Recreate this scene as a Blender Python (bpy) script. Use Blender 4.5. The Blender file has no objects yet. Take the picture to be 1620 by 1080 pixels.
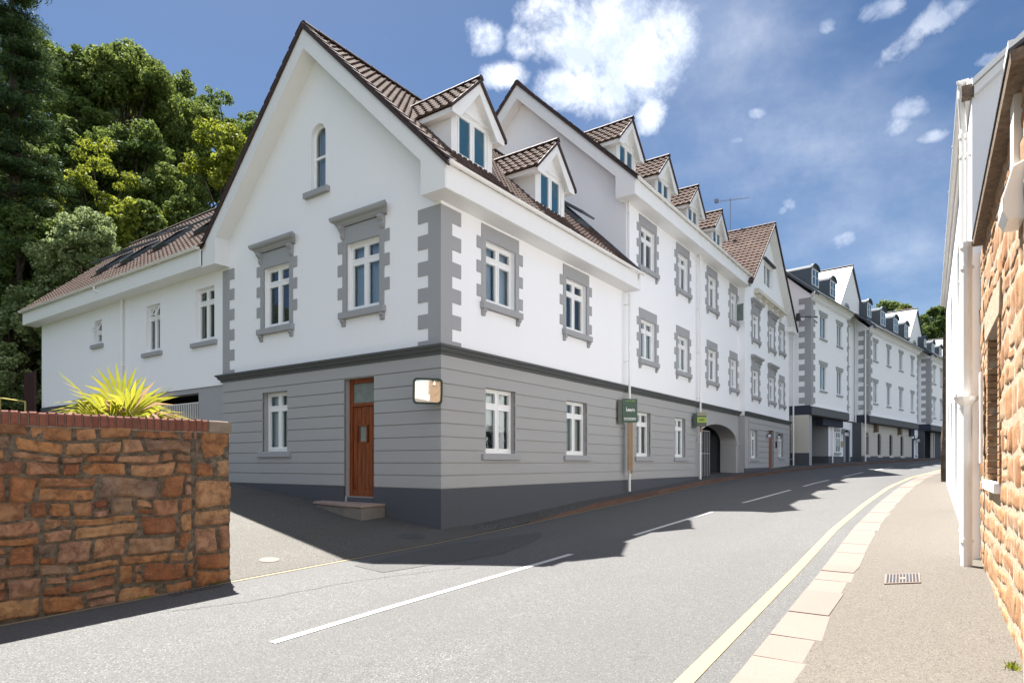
import bpy, bmesh, math, random
from mathutils import Vector, Matrix, noise
from mathutils.geometry import tessellate_polygon
R = math.radians
random.seed(7)
scene = bpy.context.scene
COL = scene.collection

# ------------------------------------------------------------------ camera
YAW = math.atan2(718, 1013)                 # viewing direction, measured from the street axis (+X)
EYE = Vector((-10.0, -8.9, 1.6))
cd = bpy.data.cameras.new('camera'); cam = bpy.data.objects.new('camera', cd); COL.objects.link(cam)
cam.location = EYE
cam.rotation_euler = (R(90), 0, YAW - R(90))
cd.sensor_width = 36; cd.lens = 36 * 1013 / 1620
cd.shift_y = 192 / 1620
cd.clip_start = 0.05; cd.clip_end = 3000
scene.camera = cam
FW = Vector((math.cos(YAW), math.sin(YAW), 0)); RT = Vector((math.sin(YAW), -math.cos(YAW), 0))

def bearing(px, D, z=0.0):
    """a ground position: distance D down the viewing axis, sideways by the bearing of px"""
    p = EYE + D * (FW + RT * (px - 810) / 1013)
    return Vector((p.x, p.y, z))

# ------------------------------------------------------------------ sun, sky, exposure
SUN = Vector((0.225, 0.45, 1.0)).normalized()
sd = bpy.data.lights.new('sun', 'SUN'); sun = bpy.data.objects.new('sun', sd); COL.objects.link(sun)
sd.energy = 4.1; sd.angle = R(0.5); sd.color = (1.0, 0.95, 0.88)
sun.location = (0, 0, 60)
sun.rotation_euler = SUN.to_track_quat('Z', 'Y').to_euler()
scene.view_settings.view_transform = 'Standard'
scene.view_settings.look = 'None'
scene.view_settings.exposure = 2.36
scene.view_settings.gamma = 1.0
scene.view_settings.use_curve_mapping = False

world = bpy.data.worlds.new('World'); scene.world = world; world.use_nodes = True
def build_world():
    nt = world.node_tree; nt.nodes.clear(); N = nt.nodes.new; L = nt.links.new
    out = N('ShaderNodeOutputWorld'); bg = N('ShaderNodeBackground'); bg.inputs['Strength'].default_value = 0.05
    sky = N('ShaderNodeTexSky'); sky.sky_type = 'NISHITA'; sky.sun_disc = False
    sky.sun_elevation = math.asin(SUN.z); sky.sun_rotation = math.atan2(SUN.x, SUN.y)
    sky.air_density = 0.8; sky.dust_density = 0.4; sky.ozone_density = 1.3; sky.altitude = 30
    tc = N('ShaderNodeTexCoord')
    def mth(op, a, b=None, c=None, clamp=False):
        n = N('ShaderNodeMath'); n.operation = op; n.use_clamp = clamp
        for i, v in enumerate((a, b, c)):
            if v is None: continue
            if isinstance(v, (int, float)): n.inputs[i].default_value = v
            else: L(v, n.inputs[i])
        return n.outputs[0]
    def dot(v):
        n = N('ShaderNodeVectorMath'); n.operation = 'DOT_PRODUCT'; L(tc.outputs['Generated'], n.inputs[0]); n.inputs[1].default_value = v
        return n.outputs['Value']
    def nz(scale, detail, rough, dist=0.0):
        n = N('ShaderNodeTexNoise'); L(tc.outputs['Generated'], n.inputs['Vector'])
        n.inputs['Scale'].default_value = scale; n.inputs['Detail'].default_value = detail
        n.inputs['Roughness'].default_value = rough; n.inputs['Distortion'].default_value = dist
        return n.outputs['Fac']
    def blob(az, el, ra, re, rot=0.0):
        """soft ellipse on the sky dome about azimuth az / elevation el (degrees), half sizes ra, re (degrees)"""
        az, el, rot = R(az), R(el), R(rot)
        c = Vector((math.cos(el) * math.cos(az), math.cos(el) * math.sin(az), math.sin(el)))
        e = Vector((-math.sin(az), math.cos(az), 0)); n = c.cross(e) * -1
        n = Vector((0, 0, 1)) - c * c.z; n.normalize()
        e2 = e * math.cos(rot) + n * math.sin(rot); n2 = n * math.cos(rot) - e * math.sin(rot)
        f = mth('MAXIMUM', dot(c), 0.05)
        x = mth('DIVIDE', mth('DIVIDE', dot(e2), f), math.tan(R(ra)))
        y = mth('DIVIDE', mth('DIVIDE', dot(n2), f), math.tan(R(re)))
        r2 = mth('ADD', mth('MULTIPLY', x, x), mth('MULTIPLY', y, y))
        return mth('SUBTRACT', 1.0, mth('SQRT', r2), clamp=True)
    def azel(px, py):
        d = FW + RT * (px - 810) / 1013 + Vector((0, 0, 1)) * (732 - py) / 1013
        d.normalize(); return math.degrees(math.atan2(d.y, d.x)), math.degrees(math.asin(d.z))
    def B(px, py, ra, re, rot=0): return blob(*azel(px, py), ra, re, rot)
    big = nz(7.5, 9, 0.66, 0.3); fine = nz(22, 8, 0.68, 0.4)
    mix = mth('ADD', mth('MULTIPLY', big, 0.62), mth('MULTIPLY', fine, 0.38))
    # the large cumulus
    m = B(950, 60, 7.0, 5.6)
    for b in (B(1010, 90, 5.2, 5.6), B(870, 35, 5.0, 4.2), B(955, 135, 4.8, 3.8), B(775, 60, 2.8, 1.9), B(825, 64, 3.2, 2.2), B(800, 118, 3.0, 1.7), B(885, 140, 3.4, 2.6), B(1032, 180, 2.0, 2.0), B(1065, 60, 3.0, 3.4)):
        m = mth('MAXIMUM', m, b)
    cm = mth('POWER', mth('MULTIPLY', m, 1.45, clamp=True), .9)
    ero = nz(13, 9, .68, .25)
    body = mth('ADD', mth('MULTIPLY', big, .45), mth('MULTIPLY', ero, .55))
    cum = mth('MULTIPLY', mth('SUBTRACT', mth('ADD', body, mth('MULTIPLY', cm, 0.31)), 0.64), 6.0, clamp=True)
    cum = mth('POWER', cum, 1.25)
    # small puffs and streaks
    s = B(1455, 48, 3.6, 1.2, -38)
    for b in (B(1400, 18, 2.0, 1.2), B(1500, 22, 2.6, 1.1, -20), B(1410, 82, 2.2, .9, -35), B(1308, 42, .9, .9), B(1196, 180, 1.3, .7), B(1247, 322, .75, 1.0, -50), B(1238, 333, .7, .6, -40), B(1440, 172, 1.9, 1.2),
              B(1422, 200, 1.4, 1.1), B(1338, 378, 1.6, 1.0), B(1166, 222, 1.1, .5), B(1480, 215, 1.6, .7), B(1565, 95, 1.6, .8), B(1000, 208, 1.8, 1.3)):
        s = mth('MAXIMUM', s, b)
    sm = mth('MULTIPLY', s, 1.4, clamp=True)
    puf = mth('MULTIPLY', mth('SUBTRACT', mth('ADD', mth('ADD', mth('MULTIPLY', fine, .65), mth('MULTIPLY', big, .35)), mth('MULTIPLY', sm, 0.28)), 0.66), 6.0, clamp=True)
    # thin veil low down and across the right
    stretch = N('ShaderNodeMapping'); L(tc.outputs['Generated'], stretch.inputs['Vector']); stretch.inputs['Scale'].default_value = (2.2, 2.2, 5.0); stretch.inputs['Rotation'].default_value = (0.5, 0.3, 0.8)
    vn = N('ShaderNodeTexNoise'); L(stretch.outputs[0], vn.inputs['Vector']); vn.inputs['Scale'].default_value = 1.6; vn.inputs['Detail'].default_value = 6; vn.inputs['Roughness'].default_value = .55
    v = B(1430, 430, 11, 9)
    for b in (B(1180, 60, 16, 13), B(1320, 280, 18, 15)):
        v = mth('MAXIMUM', v, mth('MULTIPLY', b, .8))
    veil = mth('MULTIPLY', mth('MULTIPLY', v, mth('MULTIPLY', mth('SUBTRACT', vn.outputs['Fac'], 0.38), 3.2, clamp=True)), 0.75, clamp=True)
    a = mth('MAXIMUM', mth('MULTIPLY', cum, 0.96), mth('MULTIPLY', puf, 0.42))
    a = mth('ADD', a, mth('MULTIPLY', mth('SUBTRACT', 1.0, a), mth('MULTIPLY', veil, 0.55)))
    # broken bright cloud added behind the viewer, unseen, to brighten the shaded fronts
    back = mth('MULTIPLY', mth('SUBTRACT', dot(Vector((-.62, -.74, .28)).normalized()), .08), 2.4, clamp=True)
    bn = mth('MULTIPLY', mth('SUBTRACT', nz(3.2, 6, .6), .34), 5.0, clamp=True)
    a = mth('MAXIMUM', a, mth('MULTIPLY', back, bn))
    # cloud colour: bright tops, slightly grey thick middles
    ramp = N('ShaderNodeMix'); ramp.data_type = 'RGBA'
    dens = mth('MULTIPLY', mth('SUBTRACT', nz(14, 8, .66), 0.40), 3.4, clamp=True)
    L(dens, ramp.inputs['Factor'])
    ramp.inputs['A'].default_value = (3.3, 3.75, 4.6, 1); ramp.inputs['B'].default_value = (5.9, 6.0, 6.3, 1)
    hs = N('ShaderNodeHueSaturation'); L(sky.outputs['Color'], hs.inputs['Color']); hs.inputs['Saturation'].default_value = 1.14; hs.inputs['Value'].default_value = 0.47
    mx = N('ShaderNodeMix'); mx.data_type = 'RGBA'; L(a, mx.inputs['Factor']); L(hs.outputs['Color'], mx.inputs['A']); L(ramp.outputs['Result'], mx.inputs['B'])
    L(mx.outputs['Result'], bg.inputs['Color']); L(bg.outputs[0], out.inputs['Surface'])
build_world()

# ------------------------------------------------------------------ materials
MATS = {}
class NT:
    def __init__(s, name):
        s.m = bpy.data.materials.new(name); s.m.use_nodes = True; s.nt = s.m.node_tree; s.nt.nodes.clear()
        s.out = s.N('ShaderNodeOutputMaterial'); s.p = s.N('ShaderNodeBsdfPrincipled'); s.L(s.p.outputs[0], s.out.inputs['Surface'])
        s.tc = s.N('ShaderNodeTexCoord'); s.geo = s.N('ShaderNodeNewGeometry'); MATS[name] = s.m
    def N(s, t): return s.nt.nodes.new(t)
    def L(s, a, b): s.nt.links.new(a, b)
    def noise(s, scale, detail=4, rough=.55, vec=None, dist=0):
        n = s.N('ShaderNodeTexNoise'); s.L(vec or s.geo.outputs['Position'], n.inputs['Vector'])
        n.inputs['Scale'].default_value = scale; n.inputs['Detail'].default_value = detail; n.inputs['Roughness'].default_value = rough; n.inputs['Distortion'].default_value = dist
        return n.outputs['Fac']
    def map(s, scale=(1, 1, 1), rot=(0, 0, 0)):
        n = s.N('ShaderNodeMapping'); s.L(s.geo.outputs['Position'], n.inputs['Vector']); n.inputs['Scale'].default_value = scale; n.inputs['Rotation'].default_value = rot
        return n.outputs[0]
    def ramp(s, fac, stops):
        n = s.N('ShaderNodeValToRGB'); s.L(fac, n.inputs[0]); e = n.color_ramp.elements
        while len(e) < len(stops): e.new(0.5)
        for i, (p, c) in enumerate(stops):
            e[i].position = p; e[i].color = (c if isinstance(c, tuple) else (c, c, c)) + (1,)
        return n.outputs[0]
    def mix(s, fac, a, b, mode='MIX'):
        n = s.N('ShaderNodeMix'); n.data_type = 'RGBA'; n.blend_type = mode
        for v, k in ((fac, 'Factor'), (a, 'A'), (b, 'B')):
            if isinstance(v, (int, float)): n.inputs[k].default_value = v if k == 'Factor' else (v, v, v, 1)
            elif isinstance(v, tuple): n.inputs[k].default_value = v + (1,)
            else: s.L(v, n.inputs[k])
        return n.outputs['Result']
    def math(s, op, a, b=None, clamp=False):
        n = s.N('ShaderNodeMath'); n.operation = op; n.use_clamp = clamp
        for i, v in enumerate((a, b)):
            if v is None: continue
            if isinstance(v, (int, float)): n.inputs[i].default_value = v
            else: s.L(v, n.inputs[i])
        return n.outputs[0]
    def col(s, c):
        if isinstance(c, tuple): s.p.inputs['Base Color'].default_value = c + (1,)
        else: s.L(c, s.p.inputs['Base Color'])
    def rough(s, v, spec=None):
        if isinstance(v, (int, float)): s.p.inputs['Roughness'].default_value = v
        else: s.L(v, s.p.inputs['Roughness'])
        if spec is not None: s.p.inputs['Specular IOR Level'].default_value = spec
    def bump(s, h, strength=.3, dist=.01):
        b = s.N('ShaderNodeBump'); b.inputs['Strength'].default_value = strength; b.inputs['Distance'].default_value = dist
        s.L(h, b.inputs['Height']); s.L(b.outputs[0], s.p.inputs['Normal'])

def plaster(name, c, var=.06, dirt=.10, bump=.12, rough=.8):
    t = NT(name)
    n1 = t.noise(1.1, 5, .6); n2 = t.noise(9, 4, .6)
    st = t.noise(1.0, 5, .6, t.map((3.0, 3.0, .35)))
    dk = tuple(x * (1 - dirt) * f for x, f in zip(c, (1.0, .985, .95)))
    c1 = t.mix(t.ramp(st, [(.58, 0.), (.9, .5)]), c, dk)
    c2 = t.mix(t.math('MULTIPLY', t.ramp(n1, [(.35, 0.), (.7, 1.)]), var * 4, True), c1, tuple(x * (1 - var) for x in c))
    t.col(c2); t.rough(rough, .3)
    t.bump(t.math('ADD', t.noise(55, 3, .6), t.math('MULTIPLY', n2, 1.5)), bump, .006)
    return t.m
plaster('white render', (.86, .865, .88), .02, .05)
plaster('cream render', (.66, .62, .54), .05, .15)
plaster('pale block render', (.56, .53, .47), .05, .12)
plaster('grey render', (.37, .37, .365), .05, .08)
plaster('trim grey', (.34, .345, .355), .03, .06)
plaster('plinth grey', (.082, .087, .10), .10, .18)
plaster('cornice grey', (.105, .112, .115), .05, .10)
plaster('navy grey', (.035, .042, .065), .05, .05)
plaster('dark lead', (.085, .105, .125), .10, .25, .05, .45)
def simple(name, c, rough=.5, metal=0, spec=.5, var=.0, bump=0):
    t = NT(name)
    if var: t.col(t.mix(t.noise(6, 5, .6), tuple(x * (1 - var) for x in c), tuple(min(1, x * (1 + var)) for x in c)))
    else: t.col(c)
    t.rough(rough, spec); t.p.inputs['Metallic'].default_value = metal
    if bump: t.bump(t.noise(40, 3), bump, .004)
    return t.m
simple('white upvc', (.83, .83, .82), .35, var=.03)
simple('white gutter', (.80, .79, .76), .3, var=.06)
simple('white board', (.80, .80, .79), .5, var=.03)
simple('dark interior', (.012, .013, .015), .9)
simple('curtain white', (.80, .82, .85), .9, var=.08)
simple('obscure glass', (.20, .23, .22), .12, var=.35)
simple('curtain lace', (.60, .64, .70), .9, var=.1)
simple('blind slat', (.07, .07, .07), .6)
simple('blind pale', (.60, .60, .58), .7)
simple('curtain beige', (.45, .40, .33), .9, var=.1)
simple('black metal', (.015, .015, .017), .4, .3)
simple('aerial metal', (.25, .26, .28), .4, .8)
simple('sign green', (.012, .06, .032), .35, var=.1)
simple('sign lime', (.25, .36, .03), .4)
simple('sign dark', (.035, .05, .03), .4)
simple('sign white', (.85, .87, .85), .5)
simple('sign cream', (.22, .21, .13), .5)
simple('timber post', (.30, .20, .11), .7, var=.25, bump=.3)
simple('granite step', (.34, .25, .21), .75, var=.25, bump=.3)
simple('rubber green', (.008, .03, .02), .4)
simple('gate steel', (.34, .35, .35), .5)
simple('iron', (.10, .10, .105), .6, .5, var=.3)
simple('brass', (.45, .32, .12), .35, .8)
simple('grille steel', (.065, .07, .08), .4, .6)
simple('rust fence', (.055, .022, .022), .8, var=.2)
simple('rail yellow', (.50, .42, .10), .6)
simple('lime mortar', (.19, .15, .115), .95, var=.35, bump=.8)
simple('concrete ledge', (.20, .18, .155), .8, var=.15, bump=.2)
t = NT('mirror silver'); t.col((.62, .63, .64)); t.p.inputs['Metallic'].default_value = 1; t.rough(.06)

def glass(name, refl=(.55, .75, .9)):
    t = NT(name); t.nt.nodes.remove(t.p)
    tr = t.N('ShaderNodeBsdfTransparent'); tr.inputs[0].default_value = (.82, .88, .88, 1)
    gl = t.N('ShaderNodeBsdfGlossy'); gl.inputs['Color'].default_value = refl + (1,); gl.inputs['Roughness'].default_value = .02
    b = t.N('ShaderNodeBump'); b.inputs['Strength'].default_value = .06; b.inputs['Distance'].default_value = .05; t.L(t.noise(2.2, 2), b.inputs['Height']); t.L(b.outputs[0], gl.inputs['Normal'])
    fr = t.N('ShaderNodeFresnel'); fr.inputs['IOR'].default_value = 1.55
    mx = t.N('ShaderNodeMixShader'); t.L(t.math('ADD', t.math('MULTIPLY', fr.outputs[0], 1.4), .04, True), mx.inputs[0]); t.L(tr.outputs[0], mx.inputs[1]); t.L(gl.outputs[0], mx.inputs[2])
    t.L(mx.outputs[0], t.out.inputs['Surface'])
glass('window glass', (.85, .95, 1.0))
def glass_sky_tint():
    t = NT('sky tinted glass'); t.col((.03, .10, .15)); t.rough(.03, 1.0)  # the sky's blue reflection is put into the pane's base colour
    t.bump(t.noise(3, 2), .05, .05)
glass_sky_tint()

def wood():
    t = NT('varnished wood'); g = t.noise(1.0, 6, .65, t.map((26, 26, 1.6)), .6)
    b = t.noise(2.5, 3)
    c = t.ramp(g, [(.30, (.09, .020, .007)), (.52, (.24, .058, .014)), (.75, (.40, .125, .032))])
    t.col(t.mix(t.math('MULTIPLY', b, .35), c, (.10, .02, .008))); t.rough(.38, .5); t.bump(g, .15, .004)
wood()

def tiles():
    t = NT('brown roof tile'); n = t.noise(1.6, 5, .6); f = t.noise(28, 4, .7)
    isl = t.noise(3.2, 1, .4, t.map((1, 1, 1)))
    c = t.ramp(n, [(.3, (.058, .038, .032)), (.55, (.095, .066, .056)), (.75, (.15, .112, .098))])
    c = t.mix(t.ramp(f, [(.58, 0.), (.75, .55)]), c, (.22, .18, .155))
    c = t.mix(t.ramp(isl, [(.5, 0.), (.7, .4)]), c, (.055, .03, .026))
    t.col(c); t.rough(.92, .15); t.bump(f, .3, .006)
    t = NT('dark verge tile'); f = t.noise(20, 4, .7)
    t.col(t.ramp(f, [(.3, (.032, .018, .016)), (.7, (.065, .040, .035))])); t.rough(.7, .4); t.bump(f, .4, .006)
    t = NT('pale slate'); br = t.N('ShaderNodeTexBrick')
    t.col(t.ramp(t.noise(3, 5, .7), [(.3, (.045, .05, .055)), (.7, (.125, .125, .125))])); t.rough(.45, .6); t.bump(t.noise(12, 4), .4, .01)
    t = NT('dark slate'); t.col(t.ramp(t.noise(9, 5, .7), [(.3, (.03, .03, .033)), (.7, (.085, .085, .09))])); t.rough(.7, .4); t.bump(t.noise(30, 4, .7), .6, .01)
tiles()

def asphalt(name, lo, hi, patch, spk=(.55, .55, .52), wear=True, scale=1.0):
    t = NT(name)
    v = t.N('ShaderNodeTexVoronoi'); t.L(t.geo.outputs['Position'], v.inputs['Vector']); v.inputs['Scale'].default_value = 95 * scale
    sp = t.N('ShaderNodeSeparateColor'); t.L(v.outputs['Color'], sp.inputs[0])
    g = t.noise(70 * scale, 4, .75)
    c = t.ramp(t.math('ADD', t.math('MULTIPLY', sp.outputs[0], .55), t.math('MULTIPLY', g, .45)), [(.22, lo), (.78, hi)])
    c = t.mix(t.ramp(sp.outputs[1], [(.93, 0.), (.96, .8)]), c, spk)
    c = t.mix(t.ramp(sp.outputs[2], [(.90, 0.), (.95, .7)]), c, tuple(x * .35 for x in lo))
    if wear:
        w = t.noise(1.0, 4, .5, t.map((.05, .85, 1), (0, 0, 0)))
        c = t.mix(t.ramp(w, [(.38, 0.), (.68, .55)]), c, patch)
    b = t.noise(.55, 6, .65); c = t.mix(t.ramp(b, [(.45, 0.), (.72, .4)]), c, patch)
    crk = t.N('ShaderNodeTexVoronoi'); crk.feature = 'DISTANCE_TO_EDGE'; dn = t.N('ShaderNodeVectorMath'); dn.operation = 'ADD'
    nn = t.N('ShaderNodeTexNoise'); t.L(t.geo.outputs['Position'], nn.inputs['Vector']); nn.inputs['Scale'].default_value = 2.5; nn.inputs['Detail'].default_value = 4
    t.L(t.geo.outputs['Position'], dn.inputs[0]); t.L(nn.outputs['Color'], dn.inputs[1]); t.L(dn.outputs[0], crk.inputs['Vector']); crk.inputs['Scale'].default_value = .28
    cr = t.ramp(crk.outputs['Distance'], [(.0, 1.), (.0022, 0.)])
    c = t.mix(t.math('MULTIPLY', cr, t.ramp(t.noise(.5, 2), [(.62, 0.), (.7, .5)])), c, tuple(x * .4 for x in lo))
    t.col(c); t.rough(.85, .3); t.bump(t.math('ADD', v.outputs['Distance'], g), .55, .006)
asphalt('road asphalt', (0.061, 0.062, 0.065), (0.117, 0.117, 0.116), (0.075, 0.075, 0.076), (0.204, 0.204, 0.200))
asphalt('driveway asphalt', (0.049, 0.047, 0.043), (0.128, 0.121, 0.109), (0.072, 0.068, 0.062), (0.230, 0.217, 0.196))
asphalt('pavement asphalt', (0.078, 0.069, 0.060), (0.121, 0.109, 0.093), (0.089, 0.079, 0.068), (0.153, 0.140, 0.123), wear=False)
asphalt('dark pavement', (0.038, 0.038, 0.039), (0.085, 0.082, 0.079), (0.051, 0.049, 0.048), wear=False)
asphalt('patch asphalt', (.045, .046, .048), (.095, .095, .094), (.058, .058, .058), (.15, .15, .15))
def paint(name, c, road=(.13, .13, .13)):
    t = NT(name); n = t.noise(45, 5, .75); n2 = t.noise(3, 4)
    t.col(t.mix(t.ramp(t.math('ADD', t.math('MULTIPLY', n, .75), t.math('MULTIPLY', n2, .25)), [(.56, 0.), (.68, .55)]), c, road)); t.rough(.7, .3); t.bump(n, .3, .004)
paint('white paint', (.46, .46, .45)); paint('yellow paint', (.285, .215, .118))
def granite(name, a, b):
    t = NT(name); n = t.noise(60, 5, .8); m = t.noise(2.0, 3)
    isl = t.geo.outputs['Random Per Island']
    c = t.mix(isl, a, b); c = t.mix(t.ramp(n, [(.4, 0.), (.7, .45)]), c, tuple(x * .55 for x in a)); t.col(t.mix(t.math('MULTIPLY', m, .3), c, tuple(min(1, x * 1.2) for x in b)))
    t.rough(.75, .35); t.bump(n, .4, .005)
granite('kerb granite', (0.150, 0.118, 0.102), (0.172, 0.140, 0.123)); granite('kerb granite red', (0.085, 0.043, 0.030), (0.132, 0.072, 0.051))

def stone(name, warm):
    t = NT(name); r = t.geo.outputs['Random Per Island']
    vc = t.N('ShaderNodeVertexColor'); vc.layer_name = 'tone'
    n = t.noise(8, 6, .72, dist=.6); f = t.noise(40, 5, .75); big = t.noise(2.8, 3)
    if warm == 0:
        base = t.ramp(r, [(0., (.22, .078, .032)), (.18, (.37, .175, .070)), (.34, (.16, .050, .026)), (.5, (.32, .135, .052)), (.64, (.29, .165, .115)), (.78, (.40, .205, .085)), (.88, (.17, .13, .105)), (1., (.24, .10, .045))])
        alt = (.10, .045, .025); hi = (.46, .28, .14)
    else:
        base = t.ramp(r, [(0., (.36, .20, .09)), (.2, (.40, .26, .15)), (.4, (.34, .16, .06)), (.6, (.38, .27, .18)), (.8, (.27, .115, .045)), (1., (.38, .22, .11))])
        alt = (.22, .11, .05); hi = (.46, .36, .25)
    c = t.mix(t.ramp(n, [(.40, 0.), (.62, .8)]), base, alt)
    c = t.mix(t.ramp(f, [(.55, 0.), (.72, .5)]), c, hi)
    c = t.mix(t.ramp(big, [(.5, 0.), (.75, .5)]), c, hi)
    t.col(c); t.rough(.85, .3); t.bump(t.math('ADD', t.math('MULTIPLY', n, 1.2), t.math('MULTIPLY', f, .7)), .9 if warm == 0 else .6, .018 if warm == 0 else .010)
stone('rust granite', 0); stone('pale rubble stone', 1)
def mort(name, a, b):
    t = NT(name); n = t.noise(14, 6, .7); t.col(t.ramp(n, [(.3, a), (.7, b)])); t.rough(.95, .2); t.bump(t.noise(30, 6, .75), .9, .02)
mort('dark mortar', (.03, .025, .02), (.19, .15, .11)); mort('sandy mortar', (.30, .23, .16), (.50, .42, .32)); mort('soffit stone', (.10, .075, .055), (.26, .20, .15))
t = NT('coping brick'); t.col(t.mix(t.ramp(t.noise(30, 5, .7), [(.4, 0.), (.7, .6)]), t.ramp(t.geo.outputs['Random Per Island'], [(0., (.11, .036, .024)), (.5, (.21, .072, .045)), (1., (.15, .058, .04))]), (.09, .03, .025))); t.rough(.8, .3); t.bump(t.noise(35, 5, .7), .6, .008)
t = NT('hill soil'); t.col(t.ramp(t.noise(.9, 6, .7), [(.3, (.014, .018, .008)), (.7, (.045, .06, .02))])); t.rough(.95, .1); t.bump(t.noise(2.5, 6, .7), 1, .3)
t = NT('bark'); t.col(t.ramp(t.noise(1, 6, .7, t.map((14, 14, 2.5))), [(.3, (.03, .022, .016)), (.7, (.11, .085, .065))])); t.rough(.9, .2); t.bump(t.noise(1, 6, .7, t.map((14, 14, 2.5))), .8, .03)
t = NT('old stone pier'); t.col(t.mix(t.ramp(t.noise(12, 6, .7), [(.62, 0.), (.70, .9)]), t.ramp(t.noise(5, 6, .7), [(.3, (.03, .022, .018)), (.7, (.10, .07, .055))]), (.5, .36, .30))); t.rough(.9, .2); t.bump(t.noise(9, 6, .7), 1, .05)
def leaf(name, dark, mid, lite, trans=.35):
    t = NT(name); t.nt.nodes.remove(t.p)
    r = t.geo.outputs['Random Per Island']; n = t.noise(.55, 3, .5)
    f = t.math('ADD', t.math('MULTIPLY', r, .5), t.math('MULTIPLY', n, .5))
    c = t.ramp(f, [(.22, dark), (.46, mid), (.68, lite)])
    d = t.N('ShaderNodeBsdfDiffuse'); tl = t.N('ShaderNodeBsdfTranslucent'); g = t.N('ShaderNodeBsdfGlossy'); g.inputs['Roughness'].default_value = .45
    t.L(c, d.inputs[0]); t.L(t.mix(.5, c, lite), tl.inputs[0]); g.inputs[0].default_value = (.8, .85, .9, 1)
    m1 = t.N('ShaderNodeMixShader'); m1.inputs[0].default_value = trans; t.L(d.outputs[0], m1.inputs[1]); t.L(tl.outputs[0], m1.inputs[2])
    m2 = t.N('ShaderNodeMixShader'); m2.inputs[0].default_value = .012; t.L(m1.outputs[0], m2.inputs[1]); t.L(g.outputs[0], m2.inputs[2]); t.L(m2.outputs[0], t.out.inputs['Surface'])
leaf('leaf deep', (.030, .060, .018), (.072, .120, .030), (.145, .19, .045), .44)
leaf('leaf mid', (.040, .078, .020), (.095, .145, .034), (.19, .235, .055), .42)
leaf('leaf lime', (.065, .105, .014), (.14, .185, .020), (.26, .285, .035), .48)
leaf('leaf pale', (.07, .11, .035), (.15, .205, .07), (.30, .36, .17), .40)
leaf('leaf pine', (.014, .034, .014), (.032, .066, .024), (.085, .125, .040), .2)
leaf('leaf palm', (.07, .10, .012), (.20, .23, .02), (.36, .33, .04), .45)
leaf('leaf dry', (.16, .09, .04), (.28, .17, .08), (.40, .28, .16), .3)

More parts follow.
